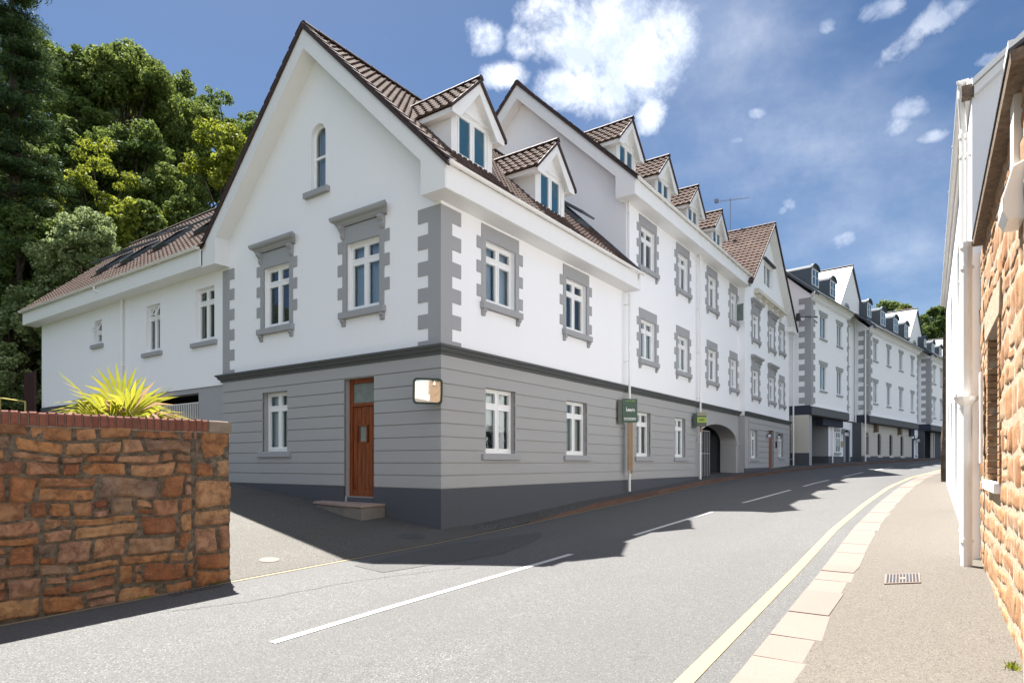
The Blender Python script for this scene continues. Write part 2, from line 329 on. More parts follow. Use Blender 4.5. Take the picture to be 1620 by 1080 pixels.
# ------------------------------------------------------------------ object helpers
def tag(o, label=None, cat=None, group=None, kind=None):
    if label: o['label'] = label
    if cat: o['category'] = cat
    if group: o['group'] = group
    if kind: o['kind'] = kind
    return o
def thing(name, label, cat, loc=(0, 0, 0), group=None):
    o = bpy.data.objects.new(name, None); COL.objects.link(o); o.location = loc; o.empty_display_size = .3
    return tag(o, label, cat, group)
WORLD_LOC = {}
def wloc(o):
    v = Vector((0, 0, 0))
    while o: v = v + o.location; o = o.parent
    return v
def Fr(ox, oy, deg, z0=0.0):
    """a wall's own axes: u along it, v up, w out of it"""
    c, s = math.cos(R(deg)), math.sin(R(deg))
    def f(u, v, w): return (ox + u * c + w * s, oy + u * s - w * c, v + z0)
    return f
WLD = lambda x, z, y: (x, y, z)           # u = X, v = Z, w = Y
class MB:
    def __init__(s): s.v = []; s.f = []; s.mi = []; s.cur = 0
    def add(s, pts): n = len(s.v); s.v += [tuple(p) for p in pts]; return n
    def face(s, idx): s.f.append(tuple(idx)); s.mi.append(s.cur)
    def quad(s, a, b, c, d): n = s.add((a, b, c, d)); s.face((n, n + 1, n + 2, n + 3))
    def box(s, fr, u0, u1, v0, v1, w0, w1):
        n = s.add([fr(u0, v0, w0), fr(u1, v0, w0), fr(u1, v1, w0), fr(u0, v1, w0), fr(u0, v0, w1), fr(u1, v0, w1), fr(u1, v1, w1), fr(u0, v1, w1)])
        for q in ((3, 2, 1, 0), (4, 5, 6, 7), (0, 1, 5, 4), (1, 2, 6, 5), (2, 3, 7, 6), (3, 0, 4, 7)): s.face([n + i for i in q])
    def poly(s, fr, pts, w): n = s.add([fr(u, v, w) for u, v in pts]); s.face(range(n, n + len(pts)))
    def prism(s, fr, pts, w0, w1):
        k = len(pts); n = s.add([fr(u, v, w0) for u, v in pts] + [fr(u, v, w1) for u, v in pts])
        s.face([n + i for i in reversed(range(k))]); s.face([n + k + i for i in range(k)])
        for i in range(k): j = (i + 1) % k; s.face((n + i, n + j, n + k + j, n + k + i))
    def extr(s, fr, prof, u0, u1, closed=True):
        """profile of (v, w) points swept along u"""
        k = len(prof); n = s.add([fr(u0, v, w) for v, w in prof] + [fr(u1, v, w) for v, w in prof])
        for i in range(k if closed else k - 1): j = (i + 1) % k; s.face((n + i, n + j, n + k + j, n + k + i))
        if closed: s.face([n + i for i in range(k)]); s.face([n + k + i for i in reversed(range(k))])
    def wall(s, fr, outer, holes, w=0., depth=.14):
        loops = [outer] + list(holes); allp = [p for l in loops for p in l]
        tris = tessellate_polygon([[Vector((u, v, 0)) for u, v in l] for l in loops])
        n = s.add([fr(u, v, w) for u, v in allp])
        for tr in tris: s.face([n + i for i in tr])
        for h in holes:
            k = len(h); m = s.add([fr(u, v, w) for u, v in h] + [fr(u, v, w - depth) for u, v in h])
            for i in range(k): j = (i + 1) % k; s.face((m + i, m + j, m + k + j, m + k + i))
    def tube(s, pts, r, n=8, cap=True):
        pts = [Vector(p) for p in pts]; rings = []
        rr = r if isinstance(r, (list, tuple)) else [r] * len(pts)
        up = None
        for i, p in enumerate(pts):
            d = (pts[min(i + 1, len(pts) - 1)] - pts[max(i - 1, 0)]).normalized()
            a = d.orthogonal().normalized() if up is None else (up - d * up.dot(d)).normalized()
            up = a; b = d.cross(a)
            rings.append(s.add([p + rr[i] * (a * math.cos(2 * math.pi * k / n) + b * math.sin(2 * math.pi * k / n)) for k in range(n)]))
        for a, b in zip(rings, rings[1:]):
            for k in range(n): s.face((a + k, a + (k + 1) % n, b + (k + 1) % n, b + k))
        if cap: s.face([rings[0] + k for k in reversed(range(n))]); s.face([rings[-1] + k for k in range(n)])
    def build(s, name, mat, parent=None, smooth=False, clip=None, bevel=0):
        me = bpy.data.meshes.new(name); off = wloc(parent) if parent else Vector((0, 0, 0))
        me.from_pydata([tuple(Vector(p) - off) for p in s.v], [], s.f)
        mats = mat if isinstance(mat, (list, tuple)) else [mat]
        for m in mats: me.materials.append(MATS[m])
        if len(mats) > 1: me.polygons.foreach_set('material_index', s.mi)
        if clip:
            bm = bmesh.new(); bm.from_mesh(me)
            for co, no in clip:
                g = bm.verts[:] + bm.edges[:] + bm.faces[:]
                bmesh.ops.bisect_plane(bm, geom=g, plane_co=Vector(co) - off, plane_no=Vector(no), clear_outer=True)
            bm.to_mesh(me); bm.free()
        if smooth: me.polygons.foreach_set('use_smooth', [True] * len(me.polygons))
        o = bpy.data.objects.new(name, me); COL.objects.link(o)
        if parent: o.parent = parent
        if bevel:
            b = o.modifiers.new('bevel', 'BEVEL'); b.width = bevel; b.segments = 2; b.limit_method = 'ANGLE'
        return o
def rect(u0, u1, v0, v1): return [(u0, v0), (u1, v0), (u1, v1), (u0, v1)]
def arch(u0, u1, v0, vs, rise, n=12):
    c = (u0 + u1) / 2; a = (u1 - u0) / 2
    return [(u0, v0), (u1, v0)] + [(c + a * math.cos(math.pi * i / n), vs + rise * math.sin(math.pi * i / n)) for i in range(n + 1)]

# ------------------------------------------------------------------ building parts
def window(parent, fr, u0, u1, v0, v1, depth=.11, top=.27, cols=2, curtain='dark', sill=None, surround=False, hood=False, arched=0, openlight=False, simple_=False, opencase=False, far=False, glassm='window glass', trim='trim grey'):
    m = MB(); F = .05; wf = -depth; wb = -depth - .07
    U, V = u1 - u0, v1 - v0
    vs = v1 - arched
    rings = []
    if arched:
        outer = arch(u0, u1, v0, vs, arched); n = len(outer); c = (u0 + u1) / 2
        inner = arch(u0 + F, u1 - F, v0 + F, vs, arched - F)
        m.extr
        k = n; a = m.add([fr(p[0], p[1], wf) for p in outer] + [fr(p[0], p[1], wf) for p in inner] + [fr(p[0], p[1], wb) for p in inner])
        for i in range(k):
            j = (i + 1) % k; m.face((a + i, a + j, a + k + j, a + k + i)); m.face((a + k + i, a + k + j, a + 2 * k + j, a + 2 * k + i))
        if cols == 1: m.box(fr, u0 + F, u1 - F, v0 + V * .5, v0 + V * .5 + .06, wb, wf)
        else:
            m.box(fr, c - .03, c + .03, v0 + F, v1 - F, wb, wf)
    else:
        m.box(fr, u0, u1, v0, v0 + F + .02, wb, wf + .004); m.box(fr, u0, u1, v1 - F, v1, wb, wf + .004)
        m.box(fr, u0, u0 + F, v0 + F + .02, v1 - F, wb, wf); m.box(fr, u1 - F, u1, v0 + F + .02, v1 - F, wb, wf)
        cw = (U - 2 * F) / cols
        for i in range(1, cols): m.box(fr, u0 + F + cw * i - .03, u0 + F + cw * i + .03, v0 + F + .02, v1 - F, wb, wf + .002)
        if top:
            vt = v1 - V * top; m.box(fr, u0 + F, u1 - F, vt - .03, vt + .03, wb, wf + .004)
        if not far:     # sash frames, a little proud
            S = .045
            for i in range(cols):
                a, b = u0 + F + cw * i + .005, u0 + F + cw * (i + 1) - .005
                for (c0, c1) in (((v0 + F + .02, vt - .03), (vt + .03, v1 - F)) if top else ((v0 + F + .02, v1 - F),)):
                    e = .012; i0 = a + (.02 if i else 0); i1 = b - (.02 if i < cols - 1 else 0)
                    m.box(fr, i0, i0 + S, c0, c1, wb + .01, wf + e); m.box(fr, i1 - S, i1, c0, c1, wb + .01, wf + e)
                    m.box(fr, i0 + S, i1 - S, c0, c0 + S, wb + .01, wf + e); m.box(fr, i0 + S, i1 - S, c1 - S, c1, wb + .01, wf + e)
    w = m.build('window', 'white upvc', parent)
    g = MB()
    if arched: g.poly(fr, arch(u0 + F, u1 - F, v0 + F, vs, arched - F), wf - .035)
    else: g.poly(fr, rect(u0 + F, u1 - F, v0 + F, v1 - F), wf - .035)
    g.build('pane', glassm, w)
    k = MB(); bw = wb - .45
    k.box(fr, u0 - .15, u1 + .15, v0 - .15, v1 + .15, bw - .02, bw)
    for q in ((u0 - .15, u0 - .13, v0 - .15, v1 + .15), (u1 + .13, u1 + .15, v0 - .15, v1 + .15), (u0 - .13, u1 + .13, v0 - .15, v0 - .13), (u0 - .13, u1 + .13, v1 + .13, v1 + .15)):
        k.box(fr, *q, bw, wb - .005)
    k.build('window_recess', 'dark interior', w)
    if curtain in ('lace', 'white', 'beige'):
        c = MB(); n = 26; rnd = random.Random(int(u0 * 100 + v0 * 10))
        for (a, b) in ((u0 + .02, u0 + U * .46), (u1 - U * .46, u1 - .02)):
            ps = [(a + (b - a) * i / n, wb - .08 + .022 * math.sin(i * 1.7 + rnd.random()) + .01 * math.sin(i * .6)) for i in range(n + 1)]
            nn = c.add([fr(u, v0 + .03, ww) for u, ww in ps] + [fr(a + (u - a) * 1.0, v1 - .03, ww) for u, ww in ps])
            for i in range(n): c.face((nn + i, nn + i + 1, nn + n + 2 + i, nn + n + 1 + i))
        c.build('curtain', {'lace': 'curtain lace', 'white': 'curtain white', 'beige': 'curtain beige'}[curtain], w, smooth=True)
    elif curtain == 'blind':
        c = MB(); z = v0 + .05
        while z < v1 - .05: c.quad(fr(u0 + .06, z, wb - .03), fr(u1 - .06, z, wb - .03), fr(u1 - .06, z + .032, wb - .065), fr(u0 + .06, z + .032, wb - .065)); z += .05
        c.build('blind', 'blind slat', w)
    elif curtain == 'pale':
        c = MB(); c.box(fr, u0 + .04, u1 - .04, v0 + V * .35, v1 - .04, wb - .06, wb - .05); c.build('blind', 'blind pale', w)
    if sill == 'plain':
        c = MB(); c.box(fr, u0 - .16, u1 + .16, v0 - .15, v0 - .02, -.05, .09); c.box(fr, u0 + .002, u1 - .002, v0 - .019, v0 - .001, -depth, .0); c.build('sill', trim, w, bevel=.008)
    elif sill == 'corbel':
        c = MB(); c.box(fr, u0 - .20, u1 + .20, v0 - .17, v0 - .02, -.02, .115); c.box(fr, u0 + .002, u1 - .002, v0 - .019, v0 - .001, -depth, .0)
        for a in (u0 - .16, u1 + .04):
            c.prism(fr_side(fr, a), [(.0, v0 - .172), (.10, v0 - .172), (.085, v0 - .24), (.05, v0 - .26), (.045, v0 - .32), (.0, v0 - .34)], 0, .12)
        c.build('sill', trim, w, bevel=.006)
    elif sill == 'thin':
        c = MB(); c.box(fr, u0 - .10, u1 + .10, v0 - .12, v0 - .02, -.03, .07); c.build('sill', trim, w)
    if surround:
        c = MB(); tp = v1 + (.34 if not hood else .42); a0, a1 = u0 - .15, u1 + .15; P = .022
        c.box(fr, a0, u0, v0 - .02, v1, -.02, P); c.box(fr, u1, a1, v0 - .02, v1, -.02, P); c.box(fr, a0, a1, v1, tp, -.02, P)
        z = tp - .32
        while z > v0 + .05:
            lo = max(z - .27, v0)
            c.box(fr, a0 - .17, a0, lo, z, -.02, P - .002); c.box(fr, a1, a1 + .17, lo, z, -.02, P - .002); z -= .54
        c.build('surround', trim, w, bevel=.006)
    if hood:
        c = MB(); tp = v1 + .42; a0, a1 = u0 - .22, u1 + .22
        prof = [(tp + .0, -.01), (tp + .0, .05), (tp + .04, .09), (tp + .09, .12), (tp + .12, .19), (tp + .17, .215), (tp + .22, .215), (tp + .25, .02), (tp + .25, -.01)]
        k = len(prof); cuts = []
        for sgn, base in ((-1, a0), (1, a1)):
            cuts.append(c.add([fr(base + sgn * max(ww, 0) * .8, vv, ww) for vv, ww in prof]))
        for i in range(k): j = (i + 1) % k; c.face((cuts[0] + i, cuts[0] + j, cuts[1] + j, cuts[1] + i))
        c.face([cuts[0] + i for i in range(k)]); c.face([cuts[1] + i for i in reversed(range(k))])
        c.poly(lambda a, b, ww: fr(a, tp, b), [(a0, 0), (a1, 0), (a1, .05), (a0, .05)], 0)
        for a in (u0 - .17, u1 + .05):
            c.prism(fr_side(fr, a), [(.0, tp + .0), (.15, tp + .0), (.15, tp - .06), (.11, tp - .10), (.07, tp - .14), (.075, tp - .22), (.04, tp - .28), (.0, tp - .30)], 0, .12)
        c.build('hood', trim, w, bevel=.004)
    if lintel_(far):
        pass
    return w
def lintel_(x): return False
def fr_side(fr, u):
    """axes of a plane at right angles to the wall at u: first coordinate runs out of the wall"""
    return lambda a, b, c: fr(u + c, b, a)
def lintel(parent, fr, u0, u1, v1, m='trim grey'):
    c = MB(); c.prism(fr, [(u0 - .12, v1 + .0), (u1 + .12, v1 + .0), (u1 + .24, v1 + .26), (u0 - .24, v1 + .26)], -.01, .04); return c.build('lintel', m, parent)
def quoins(parent, frA, uA, sA, frB, uB, sB, z0, z1, narrow=.34, wide=.64, pitch=.56, h=.30, P=.022, mat='trim grey'):
    """blocks on both faces of a corner; sA/sB = direction along u away from the corner"""
    m = MB()
    for fr, u, s, nA, wd in ((frA, uA, sA, narrow, wide), (frB, uB, sB, narrow, wide)):
        if fr is None: continue
        e = P * .999
        a, b = sorted((u - s * e, u + s * nA)); m.box(fr, a, b, z0, z1, -.02, P)
        z = z1
        while z > z0 + .05:
            lo = max(z0, z - h); a, b = sorted((u + s * nA, u + s * wd)); m.box(fr, a, b, lo, z, -.02, P - .003); z -= pitch
    return m.build('quoin', mat, parent, bevel=.005)
def courses(parent, fr, u0, u1, lines, holes, P=.028, gap=.022, mat='grey render'):
    m = MB()
    for a, b in zip(lines, lines[1:]):
        lo, hi = a + gap / 2, b - gap / 2
        # split where an opening's top or bottom falls inside the course
        cuts = sorted({lo, hi} | {z for (_, _, z0, z1) in holes for z in (z0, z1) if lo < z < hi})
        for c0, c1 in zip(cuts, cuts[1:]):
            mid = (c0 + c1) / 2; segs = [(u0, u1)]
            for (h0, h1, z0, z1) in holes:
                if z0 < mid < z1:
                    ns = []
                    for s0, s1 in segs:
                        if h1 <= s0 or h0 >= s1: ns.append((s0, s1)); continue
                        if h0 > s0: ns.append((s0, h0))
                        if h1 < s1: ns.append((h1, s1))
                    segs = ns
            for s0, s1 in segs: m.box(fr, s0, s1, c0, c1, -.02, P)
    return m.build('banded_render', mat, parent)
CORN = [(0, -.01), (0, .045), (.03, .06), (.05, .05), (.08, .10), (.11, .13), (.13, .12), (.16, .17), (.20, .18), (.22, -.01)]
def cornice(parent, fr, u0, u1, z, e0=0, e1=0, mat='cornice grey', sc=1.0, prof=CORN, name='cornice'):
    """e0/e1: mitre of each end (+1 grows with projection, 0 square)"""
    m = MB(); k = len(prof); pf = [(z + v * sc, w * sc) for v, w in prof]
    a = m.add([fr(u0 - e0 * max(w, 0), v, w) for v, w in pf] + [fr(u1 + e1 * max(w, 0), v, w) for v, w in pf])
    for i in range(k): j = (i + 1) % k; m.face((a + i, a + j, a + k + j, a + k + i))
    m.face([a + i for i in range(k)]); m.face([a + k + i for i in reversed(range(k))])
    return m.build(name, mat, parent)
def tile_slope(mb, P0, A, U, Lc, S, pitch=.30, row=.27, amp=.030, step=.038, thick=.05):
    """interlocking pantiles: columns along A, courses up U"""
    P0, A, U = Vector(P0), Vector(A).normalized(), Vector(U).normalized(); Nn = A.cross(U).normalized()
    if Nn.z < 0: Nn = -Nn
    nc = max(1, round(Lc / pitch)); pc = Lc / nc; nr = max(1, round(S / row)); pr = S / nr
    ph = [(0, 0.0), (.10, .72), (.26, 1.0), (.42, .72), (.52, 0.0), (.76, -.18)]
    cs = [((c + p) * pc, h * amp) for c in range(nc) for p, h in ph] + [(Lc, 0.0)]
    prev = None
    for r in range(nr):
        y0, y1 = r * pr, (r + 1) * pr
        lo = mb.add([P0 + A * x + U * y0 + Nn * (h + step) for x, h in cs])
        hi = mb.add([P0 + A * x + U * y1 + Nn * (h * .85 + .004) for x, h in cs])
        for i in range(len(cs) - 1): mb.face((lo + i, lo + i + 1, hi + i + 1, hi + i))
        if prev is not None:
            for i in range(len(cs) - 1): mb.face((prev + i, prev + i + 1, lo + i + 1, lo + i))
        else:
            un = mb.add([P0 + A * x + U * y0 - Nn * .01 for x, h in cs])
            for i in range(len(cs) - 1): mb.face((un + i, un + i + 1, lo + i + 1, lo + i))
        prev = hi
    a, b, c, d = P0 - Nn * .015, P0 + A * Lc - Nn * .015, P0 + A * Lc + U * S - Nn * .015, P0 + U * S - Nn * .015
    mb.quad(a, b, c, d)
def ridge_tiles(mb, p0, p1, r=.115, seg=.42):
    p0, p1 = Vector(p0), Vector(p1); L = (p1 - p0).length; d = (p1 - p0).normalized(); n = max(1, round(L / seg))
    side = d.cross(Vector((0, 0, 1))).normalized()
    for i in range(n):
        a, b = p0 + d * (L * i / n), p0 + d * (L * (i + 1) / n + (.03 if i < n - 1 else 0))
        ra, rb = r, r * .92
        A = mb.add([a + side * ra * math.cos(t) + Vector((0, 0, 1)) * ra * math.sin(t) for t in [math.pi * (k / 8) - .0 for k in range(9)]] )
        Bv = mb.add([b + side * rb * math.cos(t) + Vector((0, 0, 1)) * rb * math.sin(t) for t in [math.pi * (k / 8) for k in range(9)]])
        for k in range(8): mb.face((A + k, A + k + 1, Bv + k + 1, Bv + k))
        mb.face([A + k for k in range(9)]); mb.face([Bv + k for k in reversed(range(9))])
def gutter(parent, fr, u0, u1, z, w, r=.062, mat='white gutter'):
    m = MB(); n = 8
    prof = [(z - r * math.sin(math.pi * k / n), w + r * math.cos(math.pi * k / n)) for k in range(n + 1)]
    inn = [(z - (r - .008) * math.sin(math.pi * k / n), w + (r - .008) * math.cos(math.pi * k / n)) for k in reversed(range(n + 1))]
    m.extr(fr, prof + inn, u0, u1)
    L = u1 - u0; k = max(1, int(L / 2.0))
    for i in range(k + 1):
        u = u0 + .04 + (L - .08) * i / k
        pr = [(z + .006 - (r + .012) * math.sin(math.pi * q / n), w + (r + .012) * math.cos(math.pi * q / n)) for q in range(n + 1)]
        m.extr(fr, pr, u - .03, u + .03)
    return m.build('gutter', mat, parent)
def rake_board(mb, fr, p0, p1, width, w0, w1):
    """sloping board below the line p0-p1 (u,v) in the gable plane"""
    mb.prism(fr, [p0, p1, (p1[0], p1[1] - width), (p0[0], p0[1] - width)], w0, w1)

# ------------------------------------------------------------------ the lie of the land
def lerp(x, xs, ys):
    if x <= xs[0]: return ys[0]
    for a, b, c, d in zip(xs, xs[1:], ys, ys[1:]):
        if x <= b: return c + (d - c) * (x - a) / (b - a)
    return ys[-1]
PX = [-60, -20, -10, -5, 0, 8.7, 15.6, 25, 31.5, 36, 42, 58, 75, 110]
PZ = [-2.4, -.6, -.27, -.05, .14, .5, .82, 1.12, 1.33, 1.45, 1.58, 1.9, 2.15, 2.5]
def prof(X): return lerp(X, PX, PZ)
def yl(X): return lerp(X, [-20, -7.55, -5, -1, 3, 7.2, 14, 20, 25.5, 31.5, 38, 50, 60, 78, 110], [.75, -.30, -.50, -.76, -.74, -.68, -.60, -.85, -1.4, -2.25, -3.35, -5.4, -7.4, -10.8, -17.5])
def yr(X): return lerp(X, [-20, -5.1, -.7, 3.8, 8.8, 13.8, 21, 31, 38, 45, 60, 78, 110], [-8.0, -7.50, -7.34, -7.15, -7.08, -7.13, -7.35, -8.3, -9.5, -11, -14.2, -18.3, -25])
def yw(X): return lerp(X, [-20, .5, 30, 50, 110], [-9.81, -8.986, -10.6, -17, -34])        # foot of the right-hand walls
def yfl(X): return lerp(X, [-20, 0, 31.4, 31.45, 42, 58, 64, 110], [2, 0, 0, -.7, -2.2, -5.2, -6.4, -15])   # foot of the left-hand walls
def structure(m, name, mat, smooth=False): o = m.build(name, mat, None, smooth); o['kind'] = 'structure'; return o
XS = [x * .5 for x in range(-40, 64)] + [32 + x * 2 for x in range(0, 40)]
def strip(fa, fb, za, zb, n, xs=XS, crown=0.):
    m = MB(); prev = None
    for X in xs:
        a, b, z0, z1 = fa(X), fb(X), za(X), zb(X)
        row = m.add([(X, a + (b - a) * k / n, z0 + (z1 - z0) * k / n + crown * 4 * (k / n) * (1 - k / n)) for k in range(n + 1)])
        if prev is not None:
            for k in range(n): m.face((prev + k, prev + k + 1, row + k + 1, row + k))
        prev = row
    return m
CR = .045
def roadz(X, Y):
    t = (Y - yl(X)) / (yr(X) - yl(X)); t = min(1, max(0, t)); return prof(X) + CR * 4 * t * (1 - t)
structure(strip(yl, yr, prof, prof, 12, crown=CR), 'road', 'road asphalt', True)
# right: granite kerb slabs and footway
kr = lambda X: yr(X) - .44
rnd = random.Random(3); m = MB(); X = -20.0
while X < 60:
    L = rnd.uniform(.45, 1.15) if X < 25 else 2.0; g = .008; a, b = X + g, X + L - g
    ja, jb = rnd.uniform(-.03, .03), rnd.uniform(-.03, .03); h = .075 + rnd.uniform(-.004, .004)
    p = [(a, yr(a), prof(a) - .1), (b, yr(b), prof(b) - .1), (b, yr(b) - .40 + jb, prof(b) - .1), (a, yr(a) - .40 + ja, prof(a) - .1)]
    q = [(x, y, z + .1 + h) for x, y, z in p]; n = m.add(p + q)
    m.face((n + 4, n + 5, n + 6, n + 7))
    for i in range(4): j = (i + 1) % 4; m.face((n + i, n + j, n + 4 + j, n + 4 + i))
    X += L
structure(m, 'kerb', 'kerb granite')
m = strip(lambda X: yr(X) - .012, lambda X: yw(X) - .6, lambda X: prof(X) + .066, lambda X: prof(X) + .10, 4)
structure(m, 'pavement', 'pavement asphalt')
# left: red granite kerb and dark footway
rnd = random.Random(5); m = MB(); X = 2.2
while X < 90:
    L = rnd.uniform(.7, 1.3) if X < 40 else 2.5; g = .008; a, b = X + g, X + L - g
    hh = lambda x: min(.12, max(.015, .03 * (x - 1.6)))
    p = [(a, yl(a), prof(a) - .1), (b, yl(b), prof(b) - .1), (b, yl(b) + .15, prof(b) - .1), (a, yl(a) + .15, prof(a) - .1)]
    h = [hh(a), hh(b), hh(b), hh(a)]; q = [(x, y, z + .1 + hx) for (x, y, z), hx in zip(p, h)]; n = m.add(p + q)
    m.face((n + 4, n + 5, n + 6, n + 7))
    for i in range(4): j = (i + 1) % 4; m.face((n + i, n + j, n + 4 + j, n + 4 + i))
    X += L
structure(m, 'kerb', 'kerb granite red')
xs2 = [x for x in XS if x >= 0]
m = strip(lambda X: yl(X) + .01, lambda X: yfl(X) + 1.3, lambda X: prof(X) + min(.112, max(.006, .03 * (X - 1.6))), lambda X: prof(X) + .17, 6, xs2)
structure(m, 'pavement', 'dark pavement')
# driveway climbing away from the road beside the gable
def drive(X, Y): return prof(X) + .004 + .108 * max(0, Y - yl(X)) * (1 - .0 * X)
m = MB(); nx, ny = 12, 40; rows = []
for j in range(ny + 1):
    Yb = j / ny
    rows.append(m.add([((-5.4 + 6.0 * i / nx), 0, 0) for i in range(nx + 1)]))
for j in range(ny + 1):
    for i in range(nx + 1):
        X = -5.4 + 6.0 * i / nx; y0 = yl(X) - .0; Y = y0 + (24 - y0) * (j / ny) ** 1.5
        m.v[rows[j] + i] = (X, Y, drive(X, Y))
for j in range(ny):
    for i in range(nx): a, b = rows[j] + i, rows[j + 1] + i; m.face((a, a + 1, b + 1, b))
structure(m, 'driveway', 'driveway asphalt', True)
# painted lines
def line(name, xs_, yf, w, mat, dz=.006):
    m = MB(); prev = None
    for X in xs_:
        y = yf(X); r = m.add([(X, y - w / 2, roadz(X, y - w / 2) + dz), (X, y, roadz(X, y) + dz + .0005), (X, y + w / 2, roadz(X, y + w / 2) + dz)])
        if prev is not None:
            m.face((prev, prev + 1, r + 1, r)); m.face((prev + 1, prev + 2, r + 2, r + 1))
        prev = r
    return structure(m, name, mat)
def rng(a, b, s=.25):
    n = max(1, round((b - a) / s)); return [a + (b - a) * i / n for i in range(n + 1)]
line('yellow_line', rng(-12, 24), lambda X: yl(X) - .10, .065, 'yellow paint')
line('yellow_line', rng(-12, 40), lambda X: yr(X) + .34 - max(0, .008 * (X - 14)), .13, 'yellow paint')
m = MB(); q = [(-3.4, -1.25), (-1.2, -1.15), (.9, -1.9), (.2, -2.35), (-1.6, -2.75), (-3.6, -2.1)]
c = m.add([(-1.5, -1.95, roadz(-1.5, -1.95) + .006)]); k = m.add([(x, y, roadz(x, y) + .005) for x, y in q])
for i in range(len(q)): m.face((c, k + i, k + (i + 1) % len(q)))
structure(m, 'road_patch', 'patch asphalt')
m = MB()
for pts in ([(-6.3, -1.55), (-5.6, -1.95), (-4.2, -2.2), (-2.8, -2.9)],):
    for (x0, y0), (x1, y1) in zip(pts, pts[1:]):
        n_ = 10
        for i in range(n_):
            a, b = i / n_, (i + 1) / n_; pa = (x0 + (x1 - x0) * a, y0 + (y1 - y0) * a + .02 * math.sin(a * 17 + x0)); pb = (x0 + (x1 - x0) * b, y0 + (y1 - y0) * b + .02 * math.sin(b * 17 + x0))
            m.quad(*[(px_, py_ + o_, roadz(px_, py_ + o_) + .0055) for px_, py_, o_ in ((pa[0], pa[1], -.007), (pb[0], pb[1], -.007), (pb[0], pb[1], .007), (pa[0], pa[1], .007))])
structure(m, 'road_seam', 'patch asphalt')
cy = lambda X: lerp(X, [-15, -6.4, -1.1, 5.4, 7.9, 12.4, 14, 18, 25.5, 31, 45, 60], [-3.5, -3.65, -3.76, -3.86, -3.94, -4.22, -4.32, -4.55, -4.95, -5.6, -8.2, -11.2])
for a, b in ((-15.0, -9.6), (-6.44, -1.11), (1.2, 5.5), (7.86, 12.37), (13.9, 17.6), (20.0, 24.6), (27, 31), (34, 38), (41, 45)):
    line('lane_line', rng(a, b), cy, .10, 'white paint')
# hillside and country behind
def hill(X, Y):
    base = prof(max(-60, min(110, X))) - .35
    k = 23.5 if X < 9 else lerp(X, [9, 14, 110], [23.5, 14, 8])
    t = min(1, max(0, (Y - k) / 34)); s = t * t * (3 - 2 * t)
    h = base + 19 * s + .105 * max(0, min(Y, k) - 0) * (1 if X < 9 else .35)
    d = math.hypot(X - 118, Y - 8) / 34; h += 19 * math.exp(-d * d * 1.5)
    h += 1.2 * noise.noise(Vector((X * .06, Y * .06, 0))) * s
    return h
m = MB(); gx = [-900, -400, -160] + [-60 + 4 * i for i in range(46)] + [170, 260, 500, 1200]; gy = [-900, -300, -120, -60, -40, -28] + [-20 + 4 * i for i in range(26)] + [100, 140, 220, 500, 1200]
idx = {}
for i, X in enumerate(gx):
    for j, Y in enumerate(gy): idx[i, j] = m.add([(X, Y, hill(max(-100, min(170, X)), min(140, Y)))])
for i in range(len(gx) - 1):
    for j in range(len(gy) - 1): m.face((idx[i, j], idx[i + 1, j], idx[i + 1, j + 1], idx[i, j + 1]))
structure(m, 'hillside', 'hill soil', True)
m = MB(); b = 1.88
for (x0, x1, y0, y1) in ((-14, -5.05, -.05, 6),):
    m.box(WLD, x0, x1, -.3, b, y0, y1)
structure(m, 'garden_bed', 'hill soil')

